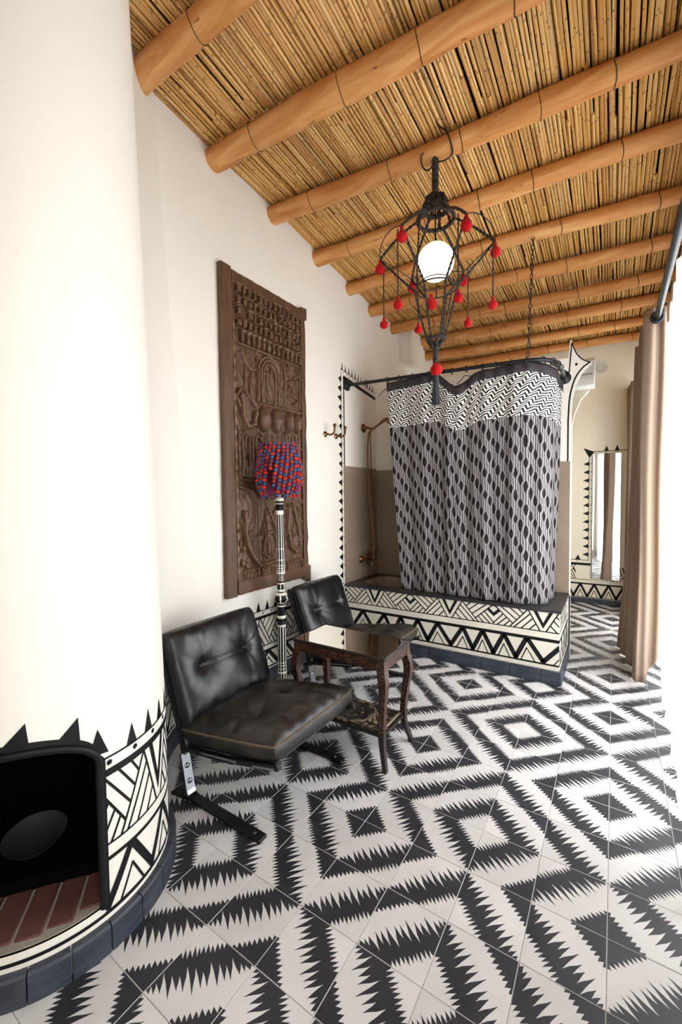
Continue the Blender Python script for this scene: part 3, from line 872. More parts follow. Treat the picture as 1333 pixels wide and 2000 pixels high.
for x, y in inn:
    out.append((TX1+.05 if x > (BX0+BX1)/2 else XL+.012, YB-.04 if y > (BY0+BY1)/2 else TY-.05))
n = len(inn); vv = [(x, y, TZ) for x, y in inn] + [(x, y, TZ) for x, y in out] + [(x, y, TZ-DZ) for x, y in inn] + [(x, y, TZ-DZ) for x, y in out]
ff = []
for i in range(n):
    j = (i+1) % n
    ff += [(i, j, j+n, i+n), (i+2*n, i+3*n, j+3*n, j+2*n), (i, i+2*n, j+2*n, j), (i+n, j+n, j+3*n, i+3*n)]
mb.add(vv, ff); mb.build('deck', DECK, tub, smooth=30)
rings = []
for k, (ins, zz) in enumerate(((0, TZ-.02), (.05, TZ-.5), (.12, TZ-1.2), (.3, TZ-1.75), (.6, TZ-1.9), (1.0, TZ-1.92))):
    rings.append([(x, y, zz) for x, y in rrect(BX0+ins, BX1-ins, BY0+ins*.8, BY1-ins*.8, max(.7-ins*.3, .12))])
mb = MB().grid(rings, closev=True); k = len(rings); mb.f.append(tuple((k-1)*n+i for i in range(n))); mb.m.append(0)
mb.build('basin', WAINS, tub, smooth=50)
tp = Painter(lambda s, z: (s, TY-.006, z), XL+.02, TX1)
zz0, zz1 = .66, 1.42
tp.poly([(XL, .60), (TX1, .60), (TX1, .66), (XL, .66)]); tp.poly([(XL, 1.40), (TX1, 1.40), (TX1, 1.51), (XL, 1.51)])
pk = [-4.98, -3.95, -3.20, -2.46, -1.65, -.66, .06, .80, 1.55, 2.72]; vl = [-5.5, -4.45, -3.57, -2.85, -2.04, -1.12, -.29, .44, 1.20, 2.07]
zigzag(tp, [q for a, b in zip(vl, pk) for q in ((a, 'v'), (b, 'p'))] + [(3.3, 'v')], zz0, zz1, .15, .035)
tp.line((XL, 1.735), (TX1, 1.735), .035)
basket(tp, [-4.40, -1.16, 2.06], 1.735, TZ-DZ, 1.62, .115, .04)
tp.build('painted_front', tub)
ts = Painter(lambda s, z: (TX1+.006, s, z), TY, YB)
ts.poly([(TY, .60), (YB, .60), (YB, .66), (TY, .66)]); ts.poly([(TY, 1.40), (YB, 1.40), (YB, 1.51), (TY, 1.51)])
zigzag(ts, [(8.3+.42*i, 'v' if i % 2 else 'p') for i in range(9)], .66, 1.42, .13, .035); ts.line((TY, 1.735), (YB, 1.735), .035)
basket(ts, [9.1], 1.735, TZ-DZ, 1.6)
ts.build('painted_side', tub)
base_run('baseboard_tile', (XL+.02, TY), (TX1+.07, TY), .46, .10, (0, -1), tub, off=.9-.02)
base_run('baseboard_tile', (TX1, TY), (TX1, YB-.04), .46, .08, (1, 0), tub)

# ---- shower fittings on the left wall
sh = thing('shower_mixer', 'antique bronze shower set with hose above the bathtub', 'shower', (XL, 10.1, 3.4))
def rose(mb, y, z, r=.16):
    mb.lathe([(r, 0), (r*1.05, .03), (r*.55, .10), (r*.4, .16), (.001, .17)], (XL+.04, y, z), 16, axis=(1, 0, 0))
mb = MB(); rose(mb, 10.15, 9.55, .20); mb.tube([(XL+.05, 10.15, 9.55), (XL+.30, 10.15, 9.55), (XL+.42, 10.16, 9.48), (XL+.50, 10.2, 9.50)], .055, 8)
mb.build('bracket', BRONZE, sh)
mb = MB().tube(spline([(XL+.42, 10.18, 9.42), (XL+.75, 10.32, 9.66), (XL+1.0, 10.42, 9.86), (XL+1.18, 10.46, 9.90), (XL+1.28, 10.46, 9.84)], 5), [.055]*8+[.075]*9+[.06]*4, 10)
mb.lathe([(.001, .05), (.10, .05), (.19, -.06), (.18, -.10), (.001, -.09)], (XL+1.30, 10.46, 9.76), 16, axis=(.35, 0, 1))
mb.build('shower_head', BRONZE, sh)
hose = spline([(XL+.42, 10.17, 9.40), (XL+.30, 10.17, 9.15), (XL+.24, 10.18, 8.0), (XL+.30, 10.22, 6.2), (XL+.42, 10.28, 4.6), (XL+.50, 10.20, 3.6), (XL+.42, 10.05, 3.10), (XL+.30, 9.86, 3.35), (XL+.27, 9.83, 3.6)], 10)
MB().tube(hose, .036, 7).build('hose', BRONZE, sh)
hose2 = spline([(XL+.40, 10.2, 9.36), (XL+.36, 10.24, 8.8), (XL+.42, 10.28, 7.0), (XL+.55, 10.36, 5.0), (XL+.60, 10.4, 3.75)], 8)
MB().tube(hose2, .026, 6).build('riser', BRONZE, sh)
mb = MB(); rose(mb, 9.80, 3.42, .17); rose(mb, 10.55, 3.42, .17)
mb.tube([(XL+.08, 9.80, 3.42), (XL+.32, 9.80, 3.42), (XL+.36, 10.0, 3.42), (XL+.36, 10.35, 3.42), (XL+.32, 10.55, 3.42), (XL+.08, 10.55, 3.42)], .07, 10)
mb.tube(spline([(XL+.36, 10.15, 3.42), (XL+.62, 10.12, 3.34), (XL+.86, 10.1, 3.24), (XL+.93, 10.1, 3.10)], 5), .05, 10)
mb.build('mixer_body', BRONZE, sh)
for y in (9.82, 10.5):
    mb = MB().tube([(XL+.34, y, 3.45), (XL+.40, y, 3.70)], .04, 8)
    for k in range(4):
        a = math.pi/2*k + .4; mb.tube([(XL+.42, y, 3.74), (XL+.42+.03*math.cos(a), y+.13*math.cos(a), 3.74+.13*math.sin(a))], .03, 6)
    mb.ball((XL+.43, y, 3.74), .055, 10); mb.build('tap_handle', BRONZE, sh)
for y, lab in ((7.10, 'small bronze double wall hook, the one further from the black spiked border'), (7.88, 'small bronze wall hook overlapping the black spiked border')):
    h = thing('wall_hook', lab, 'hook', (XL, y, 8.9), 'bronze wall hooks')
    MB().lathe([(.12, 0), (.12, .03), (.06, .07), (.045, .13), (.001, .14)], (XL, y, 8.92), 14, axis=(1, 0, 0)).build('rosette', BRONZE, h)
    mb = MB().tube(spline([(XL+.1, y, 8.92), (XL+.30, y+.02, 8.88), (XL+.44, y+.03, 8.98), (XL+.46, y+.03, 9.20)], 6), .04, 8); mb.ball((XL+.46, y+.03, 9.24), .075, 10)
    mb.build('hook_arm', BRONZE, h)

# ---- shower rail, chain and curtain
def rodz(x): return 11.24 - (x-XL)*.040
rp = [(XL+.02, 8.75, rodz(XL)), (-3, 8.72, rodz(-3)), (0, 8.70, rodz(0)), (1.15, 8.72, rodz(1.15))]
rp += [tuple(p) for p in bez((1.3, 8.72, rodz(1.3)), (2.05, 8.75, rodz(2)), (2.32, 9.1, rodz(2.1)-.02), (2.36, 9.9, rodz(2.1)-.06), 8)] + [(2.38, 10.6, rodz(2.1)-.10), (2.38, YB-.01, rodz(2.1)-.12)]
rail = thing('shower_rail', 'black iron curtain rail bent round above the bathtub', 'rail', (XL, 8.75, 11.2))
MB().tube(rp, .072, 10).build('rail_tube', BLACKMETAL, rail)
MB().lathe([(.24, 0), (.24, .05), (.10, .12), (.075, .2)], rp[0], 18, axis=(1, 0, 0)).build('wall_flange', BLACKMETAL, rail)
MB().lathe([(.22, 0), (.22, .06), (.13, .12), (.075, .16)], rp[-1], 18, axis=(0, -1, 0)).build('wall_flange', BLACKMETAL, rail)
chain = thing('support_chain', 'thin black chain holding the shower rail to the ceiling poles', 'chain', (1.5, 8.75, 11.0))
link_ = MB().tube([(.045*math.cos(a), 0, .10*math.sin(a)) for a in [2*math.pi*k/10 for k in range(10)]], .016, 5, closed=True).mesh('chain_link', [BLACKMETAL])
c0, c1 = Vector((1.50, 8.72, rodz(1.5)+.185)), Vector((1.62, 8.85, 15.05)); nl = 25
for k in range(nl):
    o = place('chain_link', link_, chain, c0.lerp(c1, k/(nl-1))); o.rotation_euler = (.03, .03, math.pi/2*(k % 2))
sc = thing('shower_curtain', 'black and white zigzag woven shower curtain with a dark heading', 'curtain', (-1.0, 8.8, 2.5))
top = spline([(-3.90, 8.72, 10.98), (-3.1, 8.72, 11.03), (-2.3, 8.72, 11.06), (-1.80, 8.71, 11.08), (-1.40, 8.70, 10.74), (-1.02, 8.70, 10.44), (-.62, 8.70, 10.58), (-.22, 8.70, 10.82), (.4, 8.70, 10.86), (1.0, 8.71, 10.90),
              (1.55, 8.76, 10.90), (2.0, 8.98, 10.78), (2.28, 9.45, 10.62), (2.33, 10.0, 10.5), (2.34, 10.6, 10.42)], 12)
NB = len(top)
bot0 = Vector((-3.28, 8.72, 2.53)); 
botp = spline([(-3.28, 8.76, 2.535), (-1.8, 8.68, 2.535), (-.2, 8.62, 2.535), (1.0, 8.62, 2.535), (1.62, 8.70, 2.535), (2.0, 9.05, 2.535), (2.12, 9.7, 2.535), (2.10, 10.5, 2.535)], 24)
botp = resample(botp, .02)
sl = [0.0]
for a, b in zip(top, top[1:]): sl.append(sl[-1] + math.hypot(b.x-a.x, b.y-a.y))
P = []; UVS = []
NT_ = 60
for i, p in enumerate(top):
    f = sl[i]/sl[-1]; q = botp[int(f*(len(botp)-1))]; col_ = []; uvc = []
    for j in range(NT_+1):
        t = j/NT_; g = t**.85
        w = p.lerp(q, t); fold = .10*math.sin(sl[i]*5.2+1.2*math.sin(t*2.2)) * (.45+.55*min(1, t*3)) + .04*math.sin(sl[i]*13+t*3)
        nx, ny = 0.0, -1.0
        if p.x > 1.5: k = min(1, (p.y-8.72)/.9); nx, ny = k, -(1-k)
        col_.append((w.x + nx*fold*.55, w.y + ny*fold*.55 + .04, w.z)); uvc.append((sl[i], 10.94+.65*(p.z-10.94) - w.z))
    P.append(col_); UVS.append(uvc)
mb = MB().grid(P); me = mb.mesh('curtain_cloth', [CURTAIN], smooth=180, org=wloc(sc), wrapfix=False)
uvl = me.uv_layers.new(name='UVMap'); flat = [uv for r in UVS for uv in r]
for lp in me.loops: uvl.data[lp.index].uv = flat[lp.vertex_index]
cl = place('curtain_cloth', me, sc)
cl.modifiers.new('thickness', 'SOLIDIFY').thickness = .004
hb = [[(P[i][0][0]+P[i][0][0]*0 + (P[i][2][0]-P[i][0][0])*k/3, P[i][0][1]-.035, P[i][0][2]+.02-.34*k/3) if top[i].x < 1.6 else
       (P[i][0][0]+.035*min(1, (top[i].x-1.6)/.5), P[i][0][1]-.035*max(0, 1-(top[i].x-1.6)/.5), P[i][0][2]+.02-.34*k/3) for k in range(4)] for i in range(NB)]
hbo = MB().grid(hb).build('heading_band', simple('aubergine_band', srgb('#231B20'), .7), sc, smooth=180, wrapfix=False)
hbo.modifiers.new('thickness', 'SOLIDIFY').thickness = .003
for x in (-4.85, -3.86, -3.32, -2.75, -2.05, -1.15, -.6, -.02, .45, .98, 1.45):
    z = rodz(x); mb = MB()
    loop = [(x, 8.71+.11*math.cos(a), z-.02+.12*math.sin(a)) for a in [2*math.pi*k/14 for k in range(14)]]
    mb.tube(loop, .016, 5, closed=True)
    if x > -4 and not (-1.9 < x < -.4): mb.tube([(x, 8.71, z-.13), (x, 8.71, z-.2), (x+.02, 8.72, z-.29)], .014, 5)
    mb.build('curtain_ring', BLACKMETAL, sc)
for (x, y) in ((1.95, 8.85), (2.22, 9.2), (2.32, 9.6), (2.36, 10.1)):
    z = rodz(2.1)-.03; loop = [(x+.11*math.cos(a)*.8, y+.11*math.cos(a)*.5, z+.12*math.sin(a)) for a in [2*math.pi*k/14 for k in range(14)]]
    MB().tube(loop, .016, 5, closed=True).build('curtain_ring', BLACKMETAL, sc)

# ================================================================== LOUNGE CHAIRS
def cushion(mb, c, eu, ev, en, w, d, t, buttons, mat=0, n=64, seed=1, sag=0.0, back=.45, wr=1.0):
    """padded leather cushion: c centre, eu/ev/en unit axes, w along eu, d along ev, t thick; tufted at the buttons"""
    r = random.Random(seed); ph = [r.uniform(0, 6.28) for _ in range(8)]
    def sp(k): s = -1+2*k/n; return math.copysign(1-(1-abs(s))**1.7, s)
    def h(u, v):
        p = (max(0, 1-abs(u)**6)*max(0, 1-abs(v)**6))**.36
        x, y = u*w/2, v*d/2; z = t*.5*p + .22*t*p*(1-u*u)*(1-v*v)
        for bu, bv in buttons:
            dx, dy = x-bu*w/2, y-bv*d/2; rr = math.hypot(dx, dy); th = math.atan2(dy, dx)
            z -= p*t*.38*math.exp(-(rr/.13)**1.2)
            z -= p*t*.20*math.exp(-(rr/.5)**2)
            z += wr*p*.020*math.exp(-rr/.26)*min(1, rr/.1)*(math.sin(9*th+ph[0])+.8*math.sin(15*th+ph[1]+rr*3))
        if len(buttons) == 2:
            (au, av), (bu, bv) = buttons
            if min(au, bu) < u < max(au, bu): z -= p*.032*math.exp(-((y-av*d/2)/.05)**2)
        z += wr*(p*.005*(math.sin(6*x+5*y+ph[2])+math.sin(9*y-4*x+ph[3])) + p*.016*math.sin(17*x+ph[4]+2*math.sin(3*y))*abs(v)**3 + p*.012*math.sin(15*y+ph[5])*abs(u)**4)
        return z - sag*(1-u*u)*max(0, 1-v*v)*p
    top = []; bot = []
    for i in range(n+1):
        a = []; b = []
        for j in range(n+1):
            u, v = sp(i), sp(j)
            k = 1-.025*(abs(u*v)**6); x, y = u*w/2*k, v*d/2*k
            q = (max(0, 1-abs(u)**8)*max(0, 1-abs(v)**8))**.3
            a.append(c+eu*x+ev*y+en*(h(u, v)+.02)); b.append(c+eu*x+ev*y-en*(t*back*q+.02))
        top.append(a); bot.append(b)
    mb.grid(top, mat); mb.grid([r_[::-1] for r_ in bot], mat)
    rim = lambda G: [G[i][0] for i in range(n+1)] + [G[n][j] for j in range(1, n+1)] + [G[i][n] for i in range(n-1, -1, -1)] + [G[0][j] for j in range(n-1, 0, -1)]
    A, B = rim(top), rim([[p for p in r_] for r_ in bot])
    mb.grid([A, B], mat, closev=True)
    return [a.lerp(b, .5) for a, b in zip(A, B)], lambda bu, bv: c+eu*(bu*w/2)+ev*(bv*d/2)+en*(h(bu, bv)+.05)
def flatbar(mb, path, hw, ht, ydir=Vector((0, 1, 0)), mat=0):
    path = [Vector(p) for p in path]; rings = []
    for i, p in enumerate(path):
        t = (path[min(i+1, len(path)-1)]-path[max(i-1, 0)]).normalized(); nn = t.cross(ydir).normalized()
        rings.append([p+ydir*hw+nn*ht, p+ydir*hw-nn*ht, p-ydir*hw-nn*ht, p-ydir*hw+nn*ht])
    n0 = len(mb.v); mb.grid(rings, mat, closev=True); k = len(rings)
    mb.f += [(n0, n0+1, n0+2, n0+3), tuple(n0+(k-1)*4+j for j in (3, 2, 1, 0))]; mb.m += [mat, mat]
def make_chair(name, label, group):
    t = thing(name, label, 'chair', (-2.7, -.08, 0), group)
    eu = Vector((0, 1, 0)); yc = -.08
    bd = Vector((-.345, 0, .94)).normalized(); bn = Vector((bd.z, 0, -bd.x))
    sd = Vector((.98, 0, .17)).normalized(); sn = Vector((-sd.z, 0, sd.x))
    bc = Vector((-4.02, yc, 2.36)); scn = Vector((-2.40, yc, 1.52))
    mb = MB(); rim, f = cushion(mb, bc, eu, bd, bn, 2.66, 2.14, .52, [(-.50, .10), (.50, .10)], seed=3)
    o = mb.build('back_cushion', LEATHER, t, smooth=60)
    MB().tube(rim[::2], .022, 5, closed=True).build('piping', LEATHER, o)
    for b in ((-.5, .1), (.5, .1)): MB().ball(f(*b), .045, 10).build('button', LEATHER, o)
    mb = MB(); rim, f = cushion(mb, scn, eu, sd, sn, 2.72, 2.80, .60, [(-.46, .12), (.46, .12)], seed=8, back=.4, wr=1.7)
    o = mb.build('seat_cushion', WORN, t, smooth=60)
    MB().tube([p+sn*.10 for p in rim[::2]], .024, 5, closed=True).build('piping', PIPING, o)
    for b in ((-.46, .12), (.46, .12)): MB().ball(f(*b), .04, 10).build('button', WORN, o)
    # padded shells under the cushions
    mb = MB().obox(bc-bn*.27-bd*.02, eu*1.30, bd*1.06, bn*.045); mb.build('back_shell', LEATHER, t, bevel=.03)
    mb = MB().obox(scn-sn*.27-sd*.06, eu*1.22, sd*1.28, sn*.045); mb.build('seat_shell', LEATHER, t, bevel=.03)
    for y in (yc-1.35, yc+1.35):
        p = [(-1.36, y, .035), (-2.4, y, .035), (-3.32, y, .035), (-3.42, y, .06), (-3.48, y, .14)]
        mb = MB(); flatbar(mb, p, .105, .032); leg = mb.build('floor_leg', BLACKMETAL, t, bevel=.008, smooth=30)
        MB().lathe([(.035, 0), (.03, .02), (.001, .025)], (-1.58, y, .067), 10).build('screw', CHROME, leg)
        mb = MB(); flatbar(mb, [(-3.44, y, .09), (-3.49, y, .17), (-3.66, y, .92)], .108, .036); up = mb.build('upright', CHROME, t, bevel=.008, smooth=30)
        for q in (.25, .66):
            MB().lathe([(.055, 0), (.055, .02), (.03, .035), (.001, .036)], Vector((-3.49+.036, y, .17)).lerp(Vector((-3.66+.036, y, .92)), q), 12, axis=(1, 0, .22)).build('screw', CHROME, up)
        mb = MB(); flatbar(mb, [(-3.65, y, .88), (-3.80, y, 1.40), (-4.10, y, 2.15), (-4.46, y, 3.22)], .03, .06); mb.build('back_rail', BLACKMETAL, t, smooth=30)
        yi = y+.06 if y < yc else y-.06
        mb = MB(); flatbar(mb, [(-3.62, yi, .98), (-2.4, yi, 1.17), (-.98, yi, 1.50)], .05, .05); r_ = mb.build('seat_rail', BLACKMETAL, t, smooth=30)
        MB().tube([(-3.1, yi-.055*(1 if y < yc else -1), 1.08), (-2.05, yi-.055*(1 if y < yc else -1), 1.25)], .02, 5).build('chrome_trim', CHROME, r_)
        MB().tube([(-1.6, yi-.055*(1 if y < yc else -1), 1.33), (-1.05, yi-.055*(1 if y < yc else -1), 1.46)], .02, 5).build('chrome_trim', CHROME, r_)
        MB().lathe([(.06, 0), (.06, .03), (.001, .04)], (-1.0, yi, 1.55), 10, axis=(.2, 0, 1)).build('screw', CHROME, r_)
    MB().obox((-2.3, yc, 1.12), Vector((0, 1.28, 0)), Vector((.06, 0, .01)), Vector((0, 0, .03))).build('cross_bar', BLACKMETAL, t, smooth=None)
    for y, dy in ((yc-1.35, -.08), (yc+1.35, .08)):
        m = MB(); flatbar(m, [(-3.42, y, .033), (-3.65, y+dy*.5, .033), (-3.90, y+dy, .033)], .10, .03); m.build('rear_foot', BLACKMETAL, t, smooth=30)
    return t
chair = make_chair('lounge_chair', 'black leather lounge chair nearest the fireplace, under the carved door', 'black leather lounge chairs')
chair2 = copy_tree(chair)
chair2.location = Vector((-3.22, 5.02, 0))*U
chair2['label'] = 'black leather lounge chair behind the mirrored table, against the tiled bath'

# ================================================================== SIDE TABLE
table = thing('side_table', 'inlaid marquetry side table with mirrored top and carved lower shelf', 'table', (-1.68, 2.2, 0))
X0, X1, Y0, Y1 = -3.02, -.32, 1.47, 2.94; TTZ = 2.66
mb = MB(); W_ = .035
mb.box(X0, X1, Y0, Y0+W_, 2.58, TTZ); mb.box(X0, X1, Y1-W_, Y1, 2.58, TTZ); mb.box(X0, X0+W_, Y0+W_, Y1-W_, 2.58, TTZ); mb.box(X1-W_, X1, Y0+W_, Y1-W_, 2.58, TTZ)
mb.build('top_frame', DARKWOOD, table, bevel=.012)
MB().box(X0+W_, X1-W_, Y0+W_, Y1-W_, 2.57, 2.645).build('glass_top', TABLEGLASS, table, smooth=None)
for a in ((X0+.05, X1-.05, Y0+.03, Y0+.10), (X0+.05, X1-.05, Y1-.10, Y1-.03)): MB().box(*a, 2.33, 2.58).build('apron', MARQ, table, bevel=.008)
for a in ((X0+.03, X0+.10, Y0+.1, Y1-.1), (X1-.10, X1-.03, Y0+.1, Y1-.1)): MB().box(*a, 2.33, 2.58).build('apron', MARQ, table, bevel=.008)
for sx in (-1, 1):
    for sy in (-1, 1):
        bx = X1-.12 if sx > 0 else X0+.12; by = Y1-.12 if sy > 0 else Y0+.12
        prof = [(2.58, .00, .095), (2.36, .01, .10), (2.12, .06, .10), (1.88, .07, .09), (1.55, .03, .078), (1.15, -.01, .07), (.82, -.03, .072)]
        prof2 = [(.84, -.03, .075), (.6, -.02, .068), (.35, .03, .058), (.12, .10, .052), (0, .11, .056)]
        for nm, pr, mt in (('leg', prof, MARQ), ('foot', prof2, DARKWOOD)):
            rings = [[(bx+sx*o_+a*h, by+sy*o_+b*h, z) for a, b in ((-1, -1), (1, -1), (1, 1), (-1, 1))] for z, o_, h in
                     [(p.z, p.x, p.y) for p in spline([(q[1], q[2], q[0]) for q in pr], 4)]]
            m = MB().grid(rings, closev=True); k = len(rings); m.f += [(0, 1, 2, 3), tuple((k-1)*4+j for j in (3, 2, 1, 0))]; m.m += [0, 0]
            ob = m.build(nm, mt, table if nm == 'leg' else lastleg, smooth=45)
            if nm == 'leg': lastleg = ob
# carved shelf: relief of scrolls in a medallion
mb = MB(); nx, ny = 92, 50; P = []
sx0, sx1, sy0, sy1 = X0+.14, X1-.14, Y0+.14, Y1-.14
for i in range(nx+1):
    r_ = []
    for j in range(ny+1):
        a = sx0+(sx1-sx0)*i/nx; b = sy0+(sy1-sy0)*j/ny; u = (a-(sx0+sx1)/2); v = (b-(sy0+sy1)/2)
        rr = math.hypot(u, v*1.15); th = math.atan2(v, u); z = .0
        z += .022*max(0, math.sin(rr*26))*(rr < .62)*(.6+.4*math.cos(8*th))
        z += .022*(math.sin(17*u+2.5*math.sin(8*v))*math.sin(16*v+2.5*math.sin(9*u)) > .25)*(rr >= .62)
        if abs(rr-.62) < .03 or abs(abs(u)-1.12) < .025 or abs(abs(v)-.52) < .025: z = .028
        r_.append((a, b, .78+z))
    P.append(r_)
mb.grid(P, lambda i, j: 1 if P[i][j][2] > .793 else 0); mb.box(sx0-.02, sx1+.02, sy0-.02, sy1+.02, .70, .775)  # raised faces of the relief take the paler of two colours
mb.build('shelf', [SHELF, simple('pale_carving', srgb('#6A5744'), .45, vary=.3, nscale=40)], table, smooth=35)

# ================================================================== FLOOR LAMP
LX, LY = -4.95, 3.2
lamp = thing('floor_lamp', 'black and white turned floor lamp with red and blue crochet shade', 'lamp', (LX, LY, 0))
def zl(y): return 6.31-(y-975)*.01657
BW = [BLACK, PAINT_WHITE]
def stripes(n, rows=()): return lambda i, j: (1 if (j % 3 == 0) else 0) if i not in rows else 1
sec = []
MB().lathe([(.001, 0), (.46, 0), (.46, .06), (.40, .12), (.20, .20), (.15, .32), (.10, .45)], (LX, LY, 0), 30, lambda i, j: 1 if i in (2, 4) else 0).build('base', BW, lamp, smooth=35)
z1, z0 = zl(1222), .42
zs = [.42, .50, .62, .68, .74, .82, .84, .93, .95, 1.02, 1.04, z1-.02, z1]
MB().lathe([(.10 if z < .45 else .12 if z < .6 else .150-.006*(z-.6), z) for z in zs], (LX, LY, 0), 30, stripes(30, (3, 5, 7, 9, 11))).build('lower_column', BW, lamp, smooth=35)
pts = [(.13, zl(1222)), (.145, zl(1219)), (.13, zl(1216)), (.115, zl(1213)), (.13, zl(1207)), (.15, zl(1204)), (.15, zl(1201)), (.11, zl(1198)), (.135, zl(1191)), (.12, zl(1184)), (.14, zl(1181)), (.12, zl(1178)),
       (.19, zl(1175)), (.245, zl(1168)), (.20, zl(1161)), (.10, zl(1157)), (.13, zl(1154)), (.10, zl(1151)), (.135, zl(1147)), (.11, zl(1140)), (.13, zl(1137)), (.11, zl(1134))]
MB().lathe(pts, (LX, LY, 0), 30, lambda i, j: 1 if i in (0, 4, 5, 9, 11, 14, 16, 19) else (1 if (i in (12, 13, 17, 18) and j % 5 == 0) else 0)).build('turned_knop', BW, lamp, smooth=35)
MB().lathe([(.11, zl(1134)), (.085, zl(1126)), (.12, zl(1119))], (LX, LY, 0), 30, stripes(30)).build('neck', BW, lamp, smooth=35)
hr = [1119, 1116, 1113.5, 1112.5, 1109, 1108, 1104, 1103, 1093, 1092, 1072, 1071, 1040, 1005]
MB().lathe([(.142-.032*(1119-y)/114, zl(y)) for y in hr], (LX, LY, 0), 30, stripes(30, (0, 2, 4, 6, 8, 10))).build('upper_column', BW, lamp, smooth=35)
pts = [(.12, zl(1005)), (.125, zl(997)), (.115, zl(996)), (.118, zl(987)), (.10, zl(985)), (.135, zl(983)), (.135, zl(980)), (.12, zl(979)), (.14, zl(977)), (.13, zl(973)), (.05, zl(971))]
MB().lathe(pts, (LX, LY, 0), 30, lambda i, j: 1 if i in (0, 4, 7, 8, 9) else 0).build('collar', BW, lamp, smooth=35)
MB().lathe([(.05, zl(972)), (.06, zl(965)), (.045, zl(960)), (.06, zl(953)), (.045, zl(948)), (.06, zl(940)), (.03, zl(936)), (.03, 8.0)], (LX, LY, 0), 14).build('stem', simple('brass', srgb('#A77B4A'), .3, .9), lamp)
vw = math.atan2(-6.83-LY, 4.0-LX)                      # towards the room's door
def shade_r(z):
    q = (z-6.42)/1.60; return .50 + .20*math.sin(math.pi*min(1, max(0, .12+q*.80))**.9) 
rs = random.Random(9); mb = MB(); NC = 27
slit = lambda a, z: abs(((a-(vw-.45)+math.pi) % (2*math.pi))-math.pi) < max(0, .30*(7.35-z)/.9)
for i in range(NC):
    zb = 6.44+.06*math.sin(i*1.9)
    for j in range(15):
        z = zb + (8.02-zb)*j/14; a = 2*math.pi*(i+.22*j*.5)/NC
        if slit(a, z): continue
        r_ = shade_r(z)+rs.uniform(-.025, .03); m = (0, 1)[(i+j) % 2] if rs.random() > .14 else 2
        mb.ball((LX+r_*math.cos(a), LY+r_*math.sin(a), z), rs.uniform(.056, .074), 8, m, .85)
sh_ = mb.build('crochet_cover', [YARN_R, YARN_B, YARN_M], lamp); sh_['kind'] = 'stuff'
mb = MB(); P = []
for j in range(12):
    z = 6.46+1.52*j/11; P.append([(LX+(shade_r(z)-.05)*math.cos(a), LY+(shade_r(z)-.05)*math.sin(a), z) for a in [vw-.45+.31+(2*math.pi-.62)*k/40 for k in range(41)]])
mb.grid(P); ln = mb.build('lining', YARN_M, lamp, smooth=60, wrapfix=False); ln.modifiers.new('cloth', 'SOLIDIFY').thickness = .002
MB().tube([(LX+.52*math.cos(a), LY+.52*math.sin(a), 8.04) for a in [2*math.pi*k/30 for k in range(30)]], .022, 6, closed=True).tube([(LX-.52, LY, 8.03), (LX+.52, LY, 8.03)], .014, 5).build('wire_ring', BRONZE, lamp)

# ================================================================== PENDANT LANTERN
CX, CY = -.10, 4.22
lan = thing('pendant_lantern', 'black braided cage lantern with red pompoms and a glowing globe', 'lamp', (CX, CY, 8.9))
def cp(r, a, z): a = math.radians(a); return Vector((CX+r*math.cos(a), CY+r*math.sin(a), z))
# angles are measured so that the first corner stands to the right and a little towards the room
R0 = math.degrees(math.atan2(_r.y, _r.x))
hexa = [R0-(15+60*k) for k in range(6)]                  # 0 R, 1 near right, 2 near left, 3 L, 4 far left, 5 far right
HZ, HR_ = 12.98, 1.52
MB().rope([(CX, CY, 15.45), (CX, CY, 14.42)], .085, pitch=.10, strands=3).tube([(CX, CY, 15.5), (CX, CY, 14.4)], .055, 8).build('hanging_cord', ROPE, lan)
MB().lathe([(.075, 0), (.085, .02), (.075, .05)], (CX, CY, 15.43), 14).build('metal_cap', PLASTIC, lan)
mb = MB()
for k in range(10):
    a = 36*k; mb.rope(bez(cp(.06, a, 14.42), cp(.22, a+8, 14.46), cp(.34, a+18, 14.28), cp(.31, a+30, 14.06), 8), .035)
    mb.rope(bez(cp(.06, a, 14.40), cp(.20, a-8, 14.40), cp(.33, a-18, 14.22), cp(.30, a-28, 14.05), 8), .03)
ringp = lambda r, z, n=28: [cp(r, 360*k/n, z) for k in range(n+1)]
mb.rope(ringp(.31, 14.06), .055); mb.build('crown_dome', ROPE, lan)
mb = MB()
for k in range(8): mb.rope([cp(.31, 45*k, 14.05), cp(.42, 45*k+6, 13.95), cp(.47, 45*k+8, 13.80)], .04)
mb.rope(ringp(.475, 13.80, 36), .055); mb.build('crown_ring', ROPE, lan)
MB().tube([(CX, CY, 14.40), (CX, CY, 13.2)], .022, 6).build('lamp_stem', BLACKMETAL, lan)
MB().ball((CX, CY, 12.68), .49, 34).build('globe', GLOBE, lan, smooth=180)
LRZ, LRR = 11.98, .56
mb = MB()
for k, a in enumerate(hexa):
    v = cp(HR_, a, HZ)
    mb.rope(bez(cp(.47, a+6, 13.80), cp(.85, a+4, 13.62), cp(1.2, a+2, 13.30), v, 8), .036)
    mb.rope(bez(v, v.lerp(cp(LRR, a, LRZ), .35)+Vector((0, 0, -.02)), v.lerp(cp(LRR, a, LRZ), .7)+Vector((0, 0, -.03)), cp(LRR, a, LRZ), 8), .030)
    mb.rope([cp(LRR, a, LRZ), cp(.40, a, 11.25), cp(.23, a, 10.62)], .027)
    if k == 1: mb.rope([cp(LRR, a+28, LRZ), cp(.37, a+28, 11.2), cp(.22, a+28, 10.64)], .02)
    if k in (2, 4): mb.rope([cp(.47, a-28, 13.80), cp(.52, a-30, 13.0), cp(LRR, a-30, LRZ)], .022)
mb.build('cage_rope', ROPE, lan)
mb = MB()
